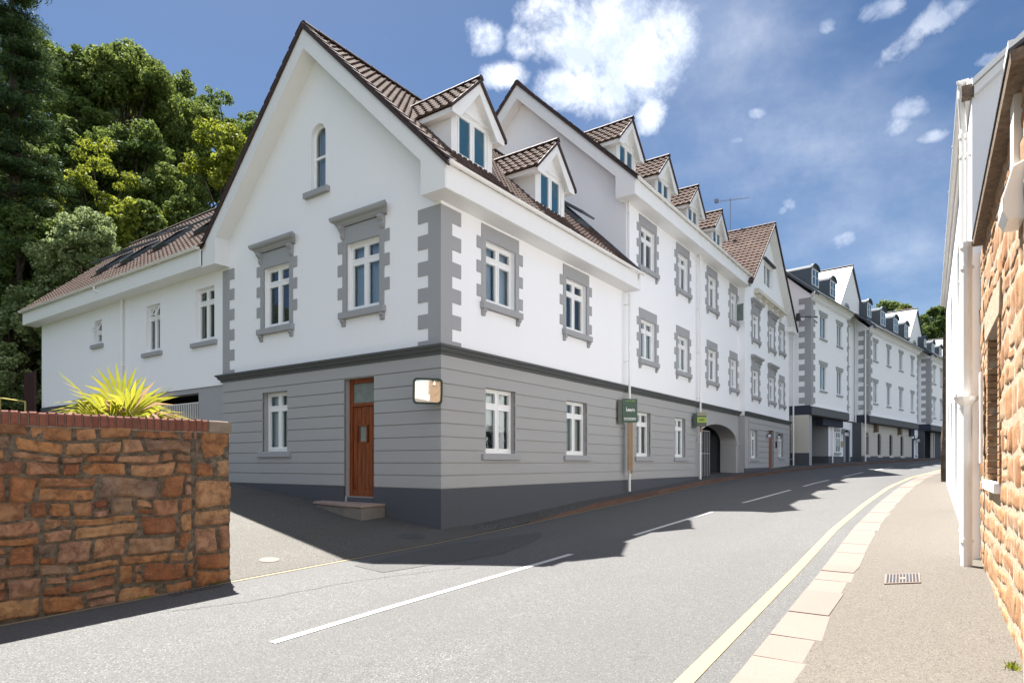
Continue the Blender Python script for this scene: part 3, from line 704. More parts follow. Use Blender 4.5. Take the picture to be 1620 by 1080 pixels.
# ------------------------------------------------------------------ corner house
F0 = Fr(0, 0, 0); G0 = Fr(0, 0, -90)
COURSE = [1.06, 1.335, 1.60, 1.87, 2.15, 2.43, 2.71, 2.985, 3.26, 3.57, 3.86]
PITCH = 0.975
ZR = 7.6 + 4.55 * PITCH
def dormer(bld, fr, uc, dz, opencase=False, RY=4.0):
    """gabled dormer on a 45 degree roof; dz lifts the whole of it"""
    zf = lambda y: 7.6 + (y + .55) * PITCH + dz
    yb = .30; ze, zr = 9.34 + dz, 10.33 + dz; H = .97; hw = .74
    d = MB()
    z0 = zf(yb) - .02
    d.wall(fr, [(uc - hw, z0 - .2), (uc + hw, z0 - .2), (uc + hw, ze + .15), (uc, zr - .12), (uc - hw, ze + .15)], [rect(uc - .56, uc + .56, z0 + .04, z0 + 1.06)], -yb, .06)
    for s in (-1, 1):
        a = uc + s * hw; yt = (ze + .02 - 7.6 - dz) / PITCH - .55
        n = d.add([fr(a, z0 - .2, -yb), fr(a, ze + .06, -yb), fr(a, ze + .06, -yt - .2), fr(a, z0 - .2, -yb - .2)]); d.face((n, n + 1, n + 2, n + 3))
        # boxed eaves
        e0, e1 = sorted((a, uc + s * (H - .05))); d.box(fr, e0, e1, ze - .13, ze - .01, -yt - .15, -.14)
    mdz = 0 if dz < 1 else DZ
    o = d.build('dormer', 'white board', bld, clip=[(fr(uc, 7.6 + mdz - .10, .55), (0, PITCH, -1))])
    b = MB()
    for s in (-1, 1):
        p0, p1 = (uc + s * (H - .02), ze - .01), (uc, zr - .02)
        b.prism(fr, [p0, p1, (p1[0], p1[1] - .30), (p0[0] - s * .28, p0[1] - .13), (p0[0], p0[1] - .13)] if s > 0 else [p1, p0, (p0[0], p0[1] - .13), (p0[0] + .28, p0[1] - .13), (p1[0], p1[1] - .30)], -.13, -.09)
        b.prism(fr, [(uc + s * (hw + .0), ze + .0), (uc, zr - .30), (uc, zr - .33), (uc + s * hw, ze - .03)], -yb, -.131)
    b.box(fr, uc - .62, uc + .62, z0 + 1.085, z0 + 1.13, -yb - .01, -yb + .03)
    b.build('bargeboard', 'white board', o)
    r = MB(); yr_ = (zr - 7.6 - dz) / PITCH - .55
    for s in (-1, 1):
        P0 = Vector(fr(uc + s * H, ze, -.07)); A = Vector(fr(0, 0, -1)) - Vector(fr(0, 0, 0)); U = Vector(fr(uc, zr, -.07)) - P0
        tile_slope(r, P0, A, U, yr_ + .05 - .07, U.length, .215, .27)
    r.build('roof', 'brown roof tile', o, clip=[(fr(uc, 7.6 + mdz - .04, .55), (0, PITCH, -1))])
    k = MB()
    for s in (-1, 1):
        p0, p1 = (uc + s * (H + .03), ze + .01), (uc, zr + .02)
        k.prism(fr, [p0, p1, (p1[0], p1[1] - .10), (p0[0], p0[1] - .09)], -.11, -.045)
    ridge_tiles(k, fr(uc, zr + .0, -.04), fr(uc, zr + .0, -yr_), .09)
    k.build('ridge', 'dark verge tile', o)
    # casements
    w = MB(); u0, u1, v0, v1 = uc - .56, uc + .56, z0 + .04, z0 + 1.06; wf = -yb - .02; wb = wf - .05
    w.box(fr, u0, u1, v0, v0 + .05, wb, wf); w.box(fr, u0, u1, v1 - .05, v1, wb, wf); w.box(fr, u0, u0 + .05, v0, v1, wb, wf - .002); w.box(fr, u1 - .05, u1, v0, v1, wb, wf - .002); w.box(fr, uc - .03, uc + .03, v0, v1, wb, wf - .001)
    for (a, c) in ((u0 + .05, uc - .03), (uc + .03, u1 - .05)):
        if opencase and a > uc: continue
        w.box(fr, a, a + .05, v0 + .05, v1 - .05, wb, wf + .012); w.box(fr, c - .05, c, v0 + .05, v1 - .05, wb, wf + .012); w.box(fr, a + .05, c - .05, v0 + .05, v0 + .10, wb, wf + .012); w.box(fr, a + .05, c - .05, v1 - .10, v1 - .05, wb, wf + .012)
    w.build('window', 'white upvc', o)
    g = MB(); g.poly(fr, rect(u0 + .05, u1 - .05, v0 + .05, v1 - .05), wf - .02); g.build('pane', 'sky tinted glass', o)
    l = MB()
    yy = yb + .02
    for s in (-1, 1):
        a = uc + s * (hw + .015)
        l.prism(lambda p, q, c: fr(c, q, -p), [(yb - .12, zf(yb - .12) + .02), (1.3, zf(1.3) + .02), (1.3, zf(1.3) + .09), (yb - .12, zf(yb - .12) + .09)], min(a, a + s * .06), max(a, a + s * .06))
    l.box(fr, uc - hw - .08, uc + hw + .08, zf(.14) - .0, zf(.14) + .07, -.26, -.14)
    l.box(fr, uc - hw - .02, uc + hw + .02, z0 - .06, z0 + .035, -.33, -.24)
    l.build('flashing', 'dark lead', o)
    return o
def gable_trim(bld, fr, uc, zr, half, pitch, over=.42, boxes=(1, 1), boxz=.55, bw=.55):
    """bargeboards, soffit, dark verge and boxed feet for a gable in frame fr; returns nothing"""
    b = MB(); k = MB()
    for i, s in enumerate((-1, 1)):
        p0 = (uc + s * half, zr - half * pitch); p1 = (uc, zr)
        lo = (p0[0] - s * .72, p0[1] + .72 * pitch)       # where the board meets the box at the foot
        if not boxes[i]: lo = p0
        b.prism(fr, [lo, p1, (uc, zr - bw), (lo[0], lo[1] - bw)], over - .04, over)
        b.prism(fr, [(lo[0], lo[1] - bw + .05), (uc, zr - bw + .05), (uc, zr - bw + .02), (lo[0], lo[1] - bw + .02)], 0, over - .04)
        if boxes[i]:
            q = [(p0[0] - s * .062, p0[1] - .02 + .05 * pitch), lo, (lo[0], p0[1] - boxz + .0), (p0[0] - s * .062, p0[1] - boxz)]
            b.prism(fr, q, 0, over + .004)
        k.prism(fr, [(p0[0] + s * .03, p0[1] - .03 * pitch - .01), (uc, zr + .03), (uc, zr - .075), (p0[0] + s * .03, p0[1] - .03 * pitch - .11)], over - .03, over + .055)
        n = int(half / .24)
        for t in range(n):
            a = (t + .08) / n; u = p0[0] + (uc - p0[0]) * a; v = p0[1] + (zr - p0[1]) * a; u2 = p0[0] + (uc - p0[0]) * (a + .9 / n); v2 = p0[1] + (zr - p0[1]) * (a + .9 / n)
            k.prism(fr, [(u, v + .02), (u2, v2 + .02), (u2, v2 + .055), (u, v + .085)], over - .20, over + .06)
    b.build('bargeboard', 'white board', bld); k.build('verge', 'dark verge tile', bld)
def eaves(bld, fr, u0, u1, z, over=.5, gut=True):
    m = MB(); m.box(fr, u0, u1, z - .52, z - .06, over - .04, over); m.box(fr, u0, u1, z - .525, z - .50, .0, over - .041); m.box(fr, u0, u1, z - .06, z - .04, over - .06, over + .008)
    m.build('fascia', 'white board', bld)
    if gut: gutter(bld, fr, u0 - .02, u1 + .02, z - .0, over + .075)
def pipe(bld, fr, u, ztop, zbot, w=.09, r=.035, neck=None, mat='white gutter', name='downpipe'):
    m = MB(); pts = []
    if neck: pts += [fr(neck[0], neck[1], neck[2]), fr(neck[0], neck[1] - .12, neck[2]), fr(u, ztop + .12, w)]
    pts += [fr(u, ztop, w), fr(u, zbot, w)]
    m.tube(pts, r, 10)
    z = ztop - .3
    while z > zbot + .2: m.tube([fr(u, z, w), fr(u, z + .05, w)], r + .008, 10); m.box(fr, u - .012, u + .012, z + .01, z + .04, 0.0, w); z -= 1.8
    m.tube([fr(u, ztop - .02, w), fr(u, ztop + .05, w)], r + .01, 10)
    return m.build(name, mat, bld, smooth=False)

house = thing('corner_house', 'white gabled corner house with grey ground floor, brown tiled roof and wooden side door', 'house', (0, 0, 0))
up_w = [(1.51, 2.68), (5.09, 6.24)]; GX = [(-6.20, -5.11), (-2.92, -1.82)]
gd_w = [(1.49, 2.66), (5.09, 6.25)]
WALLA = (4.0, 12.02)
m = MB()
m.wall(F0, rect(0, 8.9, 3.88, 7.6), [rect(a, b, 5.25, 6.66) for a, b in up_w])
ar = arch(-4.25, -3.70, 8.25, 9.58, .275)
m.wall(G0, [(-8.1, 3.88), (0, 3.88), (0, 8.0), (-4.0, ZR - .17), (-8.1, 7.9)], [rect(a, b, 5.13, 6.70) for a, b in GX] + [ar])
m.quad((8.9, 0, 3.88), (8.9, 8.1, 3.88), (8.9, 8.1, 7.9), (8.9, 0, 7.6)); m.quad((0, 8.1, 3.88), (8.9, 8.1, 3.88), (8.9, 8.1, 7.9), (0, 8.1, 7.9))
m.build('wall', 'white render', house)
m = MB()
m.wall(F0, rect(0, 8.9, -1, 3.88), [rect(a, b, 1.82, 3.31) for a, b in gd_w])
m.wall(G0, rect(-8.1, 0, -1, 3.88), [rect(-6.24, -5.17, 1.9, 3.44), rect(-3.0, -1.98, .82, 3.56)], depth=.16)
m.build('ground_floor_wall', 'grey render', house)
courses(house, F0, -.026, 8.9, COURSE, [(a, b, 1.82, 3.31) for a, b in gd_w])
courses(house, G0, -8.12, .026, COURSE, [(-6.24, -5.17, 1.9, 3.44), (-3.0, -1.98, .82, 3.56)])
m = MB(); m.box(F0, 0, 8.9, -1, 1.055, -.02, .042); m.box(G0, -8.12, -3.0, -1, 1.053, -.02, .04); m.box(G0, -1.98, .0405, -1, 1.053, -.02, .04)
m.build('plinth', 'plinth grey', house)
cornice(house, F0, 0, 8.9, 3.85, e0=1); cornice(house, G0, -8.15, 0, 3.85, e0=.8, e1=1)
quoins(house, G0, 0, -1, F0, 0, 1, 4.06, 6.98)
quoins(house, G0, -8.12, 1, None, 0, 1, 4.06, 6.98, narrow=.30, wide=.54)
window(house, F0, *up_w[0], 5.25, 6.66, curtain='lace', sill='corbel', surround=True)
window(house, F0, *up_w[1], 5.25, 6.66, curtain='blind', sill='corbel', surround=True)
window(house, F0, *gd_w[0], 1.82, 3.31, curtain='pale', sill='plain'); window(house, F0, *gd_w[1], 1.82, 3.31, curtain='beige', sill='plain')
window(house, G0, *GX[0], 5.13, 6.70, curtain='blind', sill='corbel', surround=True, hood=True)
window(house, G0, *GX[1], 5.13, 6.70, curtain='lace', sill='corbel', surround=True, hood=True)
window(house, G0, -6.24, -5.17, 1.9, 3.44, depth=.15, curtain='white', sill='plain')
window(house, G0, -4.25, -3.70, 8.25, 9.855, cols=1, arched=.275, curtain='lace', sill=None)
m = MB(); m.box(G0, -4.44, -3.53, 8.10, 8.235, -.02, .11); m.box(G0, -4.249, -3.701, 8.235, 8.249, -.11, 0); m.build('sill', 'trim grey', house, bevel=.008)
# door
m = MB(); w0 = -.16
m.box(G0, -3.0, -2.90, .82, 3.56, w0 - .08, w0 + .02); m.box(G0, -2.08, -1.98, .82, 3.56, w0 - .08, w0 + .02); m.box(G0, -2.90, -2.08, 3.46, 3.56, w0 - .08, w0 + .022); m.box(G0, -2.90, -2.08, 2.92, 3.0, w0 - .08, w0 + .022); m.box(G0, -2.90, -2.08, .80, .86, w0 - .08, w0 + .03)
dr = m.build('door', 'varnished wood', house)
m = MB(); n = 6
for i in range(n):
    a = -2.89 + .80 * i / n; b = a + .80 / n - .012
    if i in (1, 2, 3):
        m.box(G0, a, b, .87, 2.08, w0 - .06, w0 - .01); m.box(G0, a, b, 2.48, 2.91, w0 - .06, w0 - .01)
    else: m.box(G0, a, b, .87, 2.91, w0 - .06, w0 - .01)
m.box(G0, -2.70, -2.41, 2.06, 2.10, w0 - .06, w0 + .006); m.box(G0, -2.70, -2.41, 2.46, 2.50, w0 - .06, w0 + .006); m.box(G0, -2.70, -2.67, 2.10, 2.46, w0 - .06, w0 + .005); m.box(G0, -2.44, -2.41, 2.10, 2.46, w0 - .06, w0 + .005)
m.box(G0, -2.89, -2.09, .86, .96, w0 - .01, w0 + .012); m.box(G0, -2.90, -2.08, .86, 2.92, w0 - .09, w0 - .061)
m.build('door_leaf', 'varnished wood', dr, bevel=.004)
m = MB(); m.poly(G0, rect(-2.90, -2.08, 3.0, 3.46), w0 - .03); m.build('door_glass', 'obscure glass', dr); m = MB(); m.poly(G0, rect(-2.67, -2.44, 2.1, 2.46), w0 - .03); m.build('door_glass', 'obscure glass', dr)
m = MB(); m.box(G0, -2.13, -2.085, 1.72, 2.12, w0 + .0, w0 + .035); m.build('handle', 'white upvc', dr)
m = MB(); m.box(G0, -2.9, -2.02, .70, .81, -.2, .02); m.build('threshold', 'plinth grey', house)
gable_trim(house, G0, -4.0, ZR, 4.55, PITCH, boxes=(1, 1))
eaves(house, F0, -.40, 8.9, 7.58)
m = MB(); U = Vector((0, 4.55, 4.55 * PITCH)); tile_slope(m, (-.40, -.55, 7.57), (1, 0, 0), U, 9.3, U.length, .185, .235)
U2 = Vector((0, -4.55, 4.55 * PITCH)); tile_slope(m, (-.40, 8.55, 7.60), (1, 0, 0), U2, 9.3, U2.length, .9, .8)
m.build('roof', 'brown roof tile', house)
m = MB(); ridge_tiles(m, (-.44, 4.0, ZR - .02), (8.9, 4.0, ZR - .02), .12); m.build('ridge', 'dark verge tile', house)
dormer(house, F0, 1.42, -.05); dormer(house, F0, 4.78, -.07)
pipe(house, F0, 8.72, 6.9, .70, neck=(8.72, 7.5, .56), w=.20, r=.04)
# roof light standing open by the tall neighbour's wall
def rooflight(bld, P, A, U, a, b, open_=.25, mat='dark lead'):
    P, A, U = Vector(P), Vector(A).normalized(), Vector(U).normalized(); Nn = A.cross(U); Nn = -Nn if Nn.z < 0 else Nn
    fr = lambda u, v, w: P + A * u + U * v + Nn * w
    m = MB(); m.box(fr, 0, a, 0, .08, 0, .12); m.box(fr, 0, a, b - .08, b, 0, .12); m.box(fr, 0, .08, .08, b - .08, 0, .119); m.box(fr, a - .08, a, .08, b - .08, 0, .119)
    U2 = (U + Nn * -open_).normalized(); N2 = A.cross(U2); N2 = -N2 if N2.z < 0 else N2; P2 = P + U * b - U2 * b + Nn * .14
    f2 = lambda u, v, w: P2 + A * u + U2 * v + N2 * w
    m.box(f2, 0, a, 0, .09, 0, .06); m.box(f2, 0, a, b - .09, b, 0, .06); m.box(f2, 0, .09, .09, b - .09, 0, .059); m.box(f2, a - .09, a, .09, b - .09, 0, .059)
    o = m.build('skylight', mat, bld); g = MB(); g.box(f2, .09, a - .09, .09, b - .09, .01, .03); g.build('pane', 'sky tinted glass', o); return o
rooflight(house, (7.15, .85, 7.6 + 1.40 * PITCH + .02), (1, 0, 0), (0, 1, PITCH), .75, 1.15, .16)
m = MB(); m.prism(lambda a, b, c: (c, a, b), [(-.5, 7.66), (4.0, ZR + .06), (4.0, ZR + .13), (-.5, 7.73)], 8.74, 8.90)
m.build('flashing', 'dark lead', house)

# ------------------------------------------------------------------ the wing set back along the driveway
wing = thing('side_house', 'low white house with long brown tiled roof and four skylights along the driveway', 'house', (0, 8.1, 0))
m = MB()
WH = [rect(-9.62, -8.60, 5.13, 6.68), rect(-12.62, -11.72, 5.13, 6.62), rect(-16.42, -15.82, 5.80, 6.64)]
m.wall(G0, rect(-21.2, -8.1, 3.80, 7.4), WH, depth=.12)
m.wall(Fr(0, 21.2, 180), [(0, -1), (-7.4, -1), (-7.4, 7.2), (-3.7, 11.1), (0, 7.2)], [])
m.quad((7.4, 8.1, 0), (7.4, 21.2, 0), (7.4, 21.2, 7.4), (7.4, 8.1, 7.4))
m.build('wall', 'white render', wing)
m = MB(); m.wall(G0, rect(-21.2, -8.1, 0, 3.80), [rect(-13.2, -9.5, .5, 3.66)], w=-.03, depth=.3); m.build('ground_floor_wall', 'trim grey', wing)
m = MB(); m.box(G0, -21.24, -13.2, .5, 3.78, -.02, .02); m.build('plinth', 'plinth grey', wing)
m = MB(); m.box(G0, -13.4, -9.3, 0, 3.9, -4.0, -3.9); m.box(G0, -13.4, -13.3, 0, 3.9, -3.9, -.34); m.box(G0, -9.4, -9.3, 0, 3.9, -3.9, -.34); m.box(G0, -13.3, -9.4, 3.75, 3.9, -3.9, -.34); m.build('garage_recess', 'dark interior', wing)
def bars(parent, fr, u0, u1, v0, v1, w, n, mat='white upvc', r=.012, name='gate'):
    m = MB()
    for i in range(n + 1):
        u = u0 + (u1 - u0) * i / n; m.box(fr, u - r, u + r, v0, v1, w - r, w + r)
    for v in (v0, v0 + (v1 - v0) * .5, v1 - .03): m.box(fr, u0, u1, v, v + .03, w - r - .004, w + r + .004)
    return m.build(name, mat, parent)
bars(wing, G0, -13.1, -9.55, 1.2, 3.42, -.2, 34)
window(wing, G0, -9.62, -8.60, 5.13, 6.68, sill='plain', curtain='dark'); window(wing, G0, -12.62, -11.72, 5.13, 6.62, sill='plain', curtain='dark'); window(wing, G0, -16.42, -15.82, 5.80, 6.64, cols=1, top=.5, sill='plain', curtain='dark')
for (a, b, z) in ((-12.1, -11.78, 6.56), (-16.36, -15.88, 6.58)):     # tilted top lights
    m = MB(); fr = lambda u, v, w: G0(u, z + v * .86, -.08 + w - v * .5)
    m.box(fr, a, b, -.38, -.34, 0, .04); m.box(fr, a, b, -.04, 0, 0, .04); m.box(fr, a, a + .04, -.34, -.04, 0, .04); m.box(fr, b - .04, b, -.34, -.04, 0, .04); m.build('open_light', 'white upvc', wing)
WP = .9
eaves(wing, G0, -21.65, -8.47, 7.58)
m = MB(); U = Vector((4.25, 0, 4.25 * WP)); tile_slope(m, (-.55, 8.30, 7.60), (0, 1, 0), U, 13.5, U.length, .24, .30)
U2 = Vector((-4.25, 0, 4.25 * WP)); tile_slope(m, (7.95, 8.0, 7.60), (0, 1, 0), U2, 13.8, U2.length, .9, .8)
m.build('roof', 'brown roof tile', wing, clip=[((0, 8.55, 7.6), (0, -1, PITCH * -1))] if False else None)
m = MB(); ridge_tiles(m, (3.7, 8.4, 7.6 + 4.25 * WP), (3.7, 21.8, 7.6 + 4.25 * WP), .12); m.prism(lambda a, b, c: (a, c, b), [(-.58, 7.56), (3.7, 7.6 + 4.25 * WP + .02), (3.7, 7.6 + 4.25 * WP - .12), (-.58, 7.44)], 21.76, 21.84); m.build('ridge', 'dark verge tile', wing)
m = MB(); m.prism(lambda a, b, c: (a, c, b), [(-.49, 7.49), (3.7, 7.5 + 4.2 * WP), (3.7, 7.1 + 4.2 * WP), (-.1, 7.07), (-.49, 7.07)], 21.21, 21.66); m.build('bargeboard', 'white board', wing)
for y, k, o_ in ((10.3, .95, .10), (13.1, 1.0, .20), (14.9, .75, .18), (17.0, .8, .18)):
    rooflight(wing, (-.55 + k + .45, y + .95, 7.6 + (k + .45) * WP + .03), (0, -1, 0), (1, 0, WP), .95, 1.25, o_)
m_ = pipe(wing, G0, -14.12, 6.95, 2.6, neck=(-15.0, 7.52, .57), w=.09, r=.04)

# ------------------------------------------------------------------ tall terrace
DZ = 2.93
tall = thing('terrace_building', 'long three-storey white terrace with brown tiled roof, four gabled dormers and a carriage arch', 'building', (8.9, 0, 0))
cols = [(10.02, 11.22), (13.40, 14.52), (16.84, 17.92), (20.20, 21.20)]
G1 = Fr(8.9, 0, -90); BF = Fr(0, -.3, 0)
m = MB()
hs = [rect(a, b, v, v + 1.36) for a, b in cols for v in (5.10, 8.20)]
hs = [rect(10.02, 11.22, 5.10, 6.46), rect(10.02, 11.22, 8.22, 9.58), rect(13.38, 14.50, 5.10, 6.46), rect(13.38, 14.50, 8.22, 9.58), rect(16.86, 17.96, 5.10, 6.46), rect(16.86, 17.96, 8.22, 9.58), rect(20.05, 21.0, 5.10, 6.46), rect(20.05, 21.0, 8.22, 9.58)]
m.wall(F0, rect(8.9, 21.35, 3.88, 10.5), hs)
m.wall(G1, [(-8.1, 6.5), (0, 6.5), (0, 10.9), (-4.0, ZR + DZ - .17), (-8.1, 10.8)], [])
bh = [rect(22.66, 23.80, 4.95, 6.25), rect(22.66, 23.80, 7.78, 9.02), rect(25.90, 27.04, 4.95, 6.25), rect(25.90, 27.04, 7.78, 9.02), rect(28.30, 29.35, 4.95, 6.25), rect(28.30, 29.35, 7.95, 9.25), rect(24.90, 26.70, 10.95, 12.15)]
m.wall(BF, [(21.35, 3.88), (30.7, 3.88), (30.7, 9.9), (25.65, 14.03), (21.35, 10.1)], bh)
m.quad((21.35, 0, 3.88), (21.35, -.3, 3.88), (21.35, -.3, 10.3), (21.35, 0, 10.3)); m.quad((30.7, 8, 3.88), (30.7, -.3, 3.88), (30.7, -.3, 9.9), (30.7, 8, 10.3))
m.quad((8.9, 8.1, 0), (31.4, 8.1, 0), (31.4, 8.1, 10.5), (8.9, 8.1, 10.5)); m.quad((30.7, 0, 0), (31.5, 0, 0), (31.5, 0, 10.3), (30.7, 0, 10.3))
m.build('wall', 'white render', tall)
gw = [(9.64, 10.78), (13.07, 14.15)]
m = MB(); AR = arch(15.75, 20.95, -1, 2.62, .68, 24)
m.wall(F0, rect(8.9, 21.35, -1, 3.88), [rect(a, b, 1.82, 3.31) for a, b in gw] + [AR], depth=.14)
bg_ = [rect(22.34, 23.50, 1.84, 3.22), rect(25.75, 26.85, 1.2, 3.35), rect(27.97, 29.10, 1.95, 3.30)]
m.wall(BF, rect(21.35, 30.7, -1, 3.88), bg_)
m.quad((30.7, 0, -1), (30.7, -.3, -1), (30.7, -.3, 3.88), (30.7, 0, 3.88)); m.quad((30.7, 0, -1), (31.5, 0, -1), (31.5, 0, 3.88), (30.7, 0, 3.88))
# arch thickness
k = len(AR); a = m.add([F0(u, v, -.14) for u, v in AR] + [F0(u, v, -.75) for u, v in AR])
for i in range(k): j = (i + 1) % k; m.face((a + i, a + j, a + k + j, a + k + i))
m.build('ground_floor_wall', 'grey render', tall)
m = MB(); m.quad((21.35, 0, -1), (21.35, -.3, -1), (21.35, -.3, 3.88), (21.35, 0, 3.88)); m.build('pier_side', 'trim grey', tall)
courses(tall, F0, 8.9, 15.25, COURSE, [(a, b, 1.82, 3.31) for a, b in gw])
courses(tall, BF, 21.95, 30.7, [1.35, 1.6, 1.87, 2.15, 2.43, 2.71, 2.985, 3.26, 3.57, 3.8], [(22.34, 23.50, 1.84, 3.22), (25.75, 26.85, 1.2, 3.35), (27.97, 29.10, 1.95, 3.30)], P=.03, gap=.04)
m = MB(); m.box(F0, 8.9, 15.6, -1, 1.055, -.02, .04); m.build('plinth', 'plinth grey', tall); m = MB(); m.box(BF, 21.33, 25.75, -1, 1.345, -.02, .036); m.build('plinth', 'plinth grey', tall)
m = MB(); m.box(F0, 20.93, 21.34, 2.44, 2.62, -.75, .05); m.box(F0, 15.4, 15.77, 2.44, 2.62, -.75, .05); m.build('impost', 'grey render', tall, bevel=.02)
cornice(tall, F0, 8.9, 21.35, 3.85); cornice(tall, BF, 21.35, 30.7, 3.85, e0=1, e1=1)
# passage behind the arch
m = MB(); m.box(F0, 15.35, 15.45, -1, 3.9, -9, -.76); m.box(F0, 21.2, 21.3, -1, 3.9, -9, -.76); m.box(F0, 15.35, 21.3, 3.75, 3.85, -9, -.76); m.box(F0, 15.35, 21.3, -1, 3.9, -9.1, -9.001)
m.build('passage', 'plinth grey', tall)
for (a, b), cu in zip(cols, ('dark', 'dark', 'dark', 'dark')):
    pass
for r_, cu in zip(hs, ('white', 'dark', 'white', 'lace', 'dark', 'dark', 'lace', 'dark')):
    window(tall, F0, r_[0][0], r_[1][0], r_[0][1], r_[2][1], curtain=cu, sill='corbel', surround=True)
for (a, b), cu in zip(gw, ('beige', 'white')): window(tall, F0, a, b, 1.82, 3.31, curtain=cu, sill='plain')
for i, r_ in enumerate(bh[:6]): window(tall, BF, r_[0][0], r_[1][0], r_[0][1], r_[2][1], curtain='dark', sill='corbel', surround=True, hood=i < 4)
window(tall, BF, 24.90, 26.70, 10.95, 12.15, top=0, curtain='dark', sill=None)
m = MB(); m.box(BF, 24.7, 26.9, 12.2, 12.3, -.01, .14); m.build('hood', 'plinth grey', tall)
window(tall, BF, 22.34, 23.50, 1.84, 3.22, sill='plain', curtain='dark'); window(tall, BF, 27.97, 29.10, 1.95, 3.30, sill='plain', curtain='dark')
m = MB(); m.box(BF, 25.75, 26.85, 1.2, 3.35, -.14, -.08)
for i in range(5): m.box(BF, 25.83 + i * .19, 25.99 + i * .19, 1.3, 3.25, -.08, -.065)
m.build('door', 'varnished wood', tall)
m = MB(); m.box(BF, 22.9, 28.95, 10.02, 10.14, -.01, .30); m.box(BF, 23.0, 28.85, 10.14, 10.28, -.01, .22)
for i in range(5): u = 23.35 + i * 1.22; m.prism(fr_side(BF, u), [(0, 10.02), (.24, 10.02), (.22, 9.9), (.1, 9.8), (.08, 9.66), (0, 9.62)], 0, .22)
m.build('balcony_ledge', 'cream render', tall)
gable_trim(tall, G1, -4.0, ZR + DZ, 4.55, PITCH)
eaves(tall, F0, 8.5, 21.35, 7.58 + DZ)
m = MB(); U = Vector((0, 4.55, 4.55 * PITCH)); tile_slope(m, (8.5, -.55, 7.60 + DZ), (1, 0, 0), U, 12.95, U.length, .22, .27)
U = Vector((0, 4.1, 4.1 * PITCH)); tile_slope(m, (21.45, -.10, 7.60 + DZ + .45 * PITCH), (1, 0, 0), U, 9.85, U.length, .26, .31)
U2 = Vector((0, -4.55, 4.55 * PITCH)); tile_slope(m, (8.5, 8.55, 7.60 + DZ), (1, 0, 0), U2, 22.8, U2.length, 1, .8)
m.build('roof', 'brown roof tile', tall)
m = MB(); ridge_tiles(m, (8.46, 4.0, ZR + DZ - .02), (31.3, 4.0, ZR + DZ - .02), .12); m.build('ridge', 'dark verge tile', tall)
m = MB()
P0 = Vector((21.15, -.68, 10.15)); U = Vector((4.50, 0, 4.10)); tile_slope(m, P0, (0, 1, 0), U, 5.2, U.length, .26, .30)
P0 = Vector((31.15, -.68, 9.55)); U = Vector((-5.50, 0, 4.70)); tile_slope(m, P0, (0, 1, 0), U, 5.2, U.length, .6, .5)
m.build('bay_roof', 'brown roof tile', tall)
m = MB(); ridge_tiles(m, (25.65, -.72, 14.24), (25.65, 4.2, 14.24), .10)
for (p0) in ((21.1, 10.12), (31.2, 9.5)): m.prism(BF, [p0, (25.65, 14.28), (25.65, 14.16), (p0[0], p0[1] - .1)], .34, .42)
m.build('bay_verge', 'dark verge tile', tall)
m = MB()
for (p0) in ((21.2, 10.10), (31.1, 9.5)):
    m.prism(BF, [p0, (25.65, 14.18), (25.65, 13.93), (p0[0], p0[1] - .2)], .30, .34); m.prism(BF, [(p0[0], p0[1] - .16), (25.65, 13.97), (25.65, 13.94), (p0[0], p0[1] - .19)], 0, .30)
m.box(BF, 30.1, 31.1, 9.3, 9.6, 0, .339); m.build('bay_bargeboard', 'white board', tall)
for uc, oc in ((9.55, 0), (12.72, 0), (15.88, 0), (19.02, 0)): dormer(tall, F0, uc, DZ - .30, bool(oc))
pipe(tall, F0, 8.98, 9.9, 7.7, neck=(8.98, 10.4, .5), w=.06, r=.03)
pipe(tall, F0, 15.45, 9.9, .95, neck=(15.3, 10.42, .52), w=.17, r=.04)
pipe(tall, F0, 31.15, 9.3, 1.45, w=.45, r=.045)
for r_ in ((20.3, 20.75, 8.3, 9.1),):      # a casement standing open
    m = MB(); fr = Fr(20.98, .02, -105); m.box(fr, 0, .45, 8.26, 8.31, -.02, .02); m.box(fr, 0, .45, 9.10, 9.15, -.02, .02); m.box(fr, 0, .05, 8.31, 9.10, -.02, .02); m.box(fr, .40, .45, 8.31, 9.10, -.02, .02); o = m.build('open_casement', 'white upvc', tall)
    g = MB(); g.poly(fr, rect(.05, .40, 8.31, 9.10), 0); g.build('pane', 'obscure glass', o)
g_ = bars(None, F0, 15.80, 18.35, .98, 3.02, -.42, 11, mat='gate steel', r=.014, name='arch_gate')
tag(g_, 'white barred metal gate standing half across the dark carriage arch', 'gate')

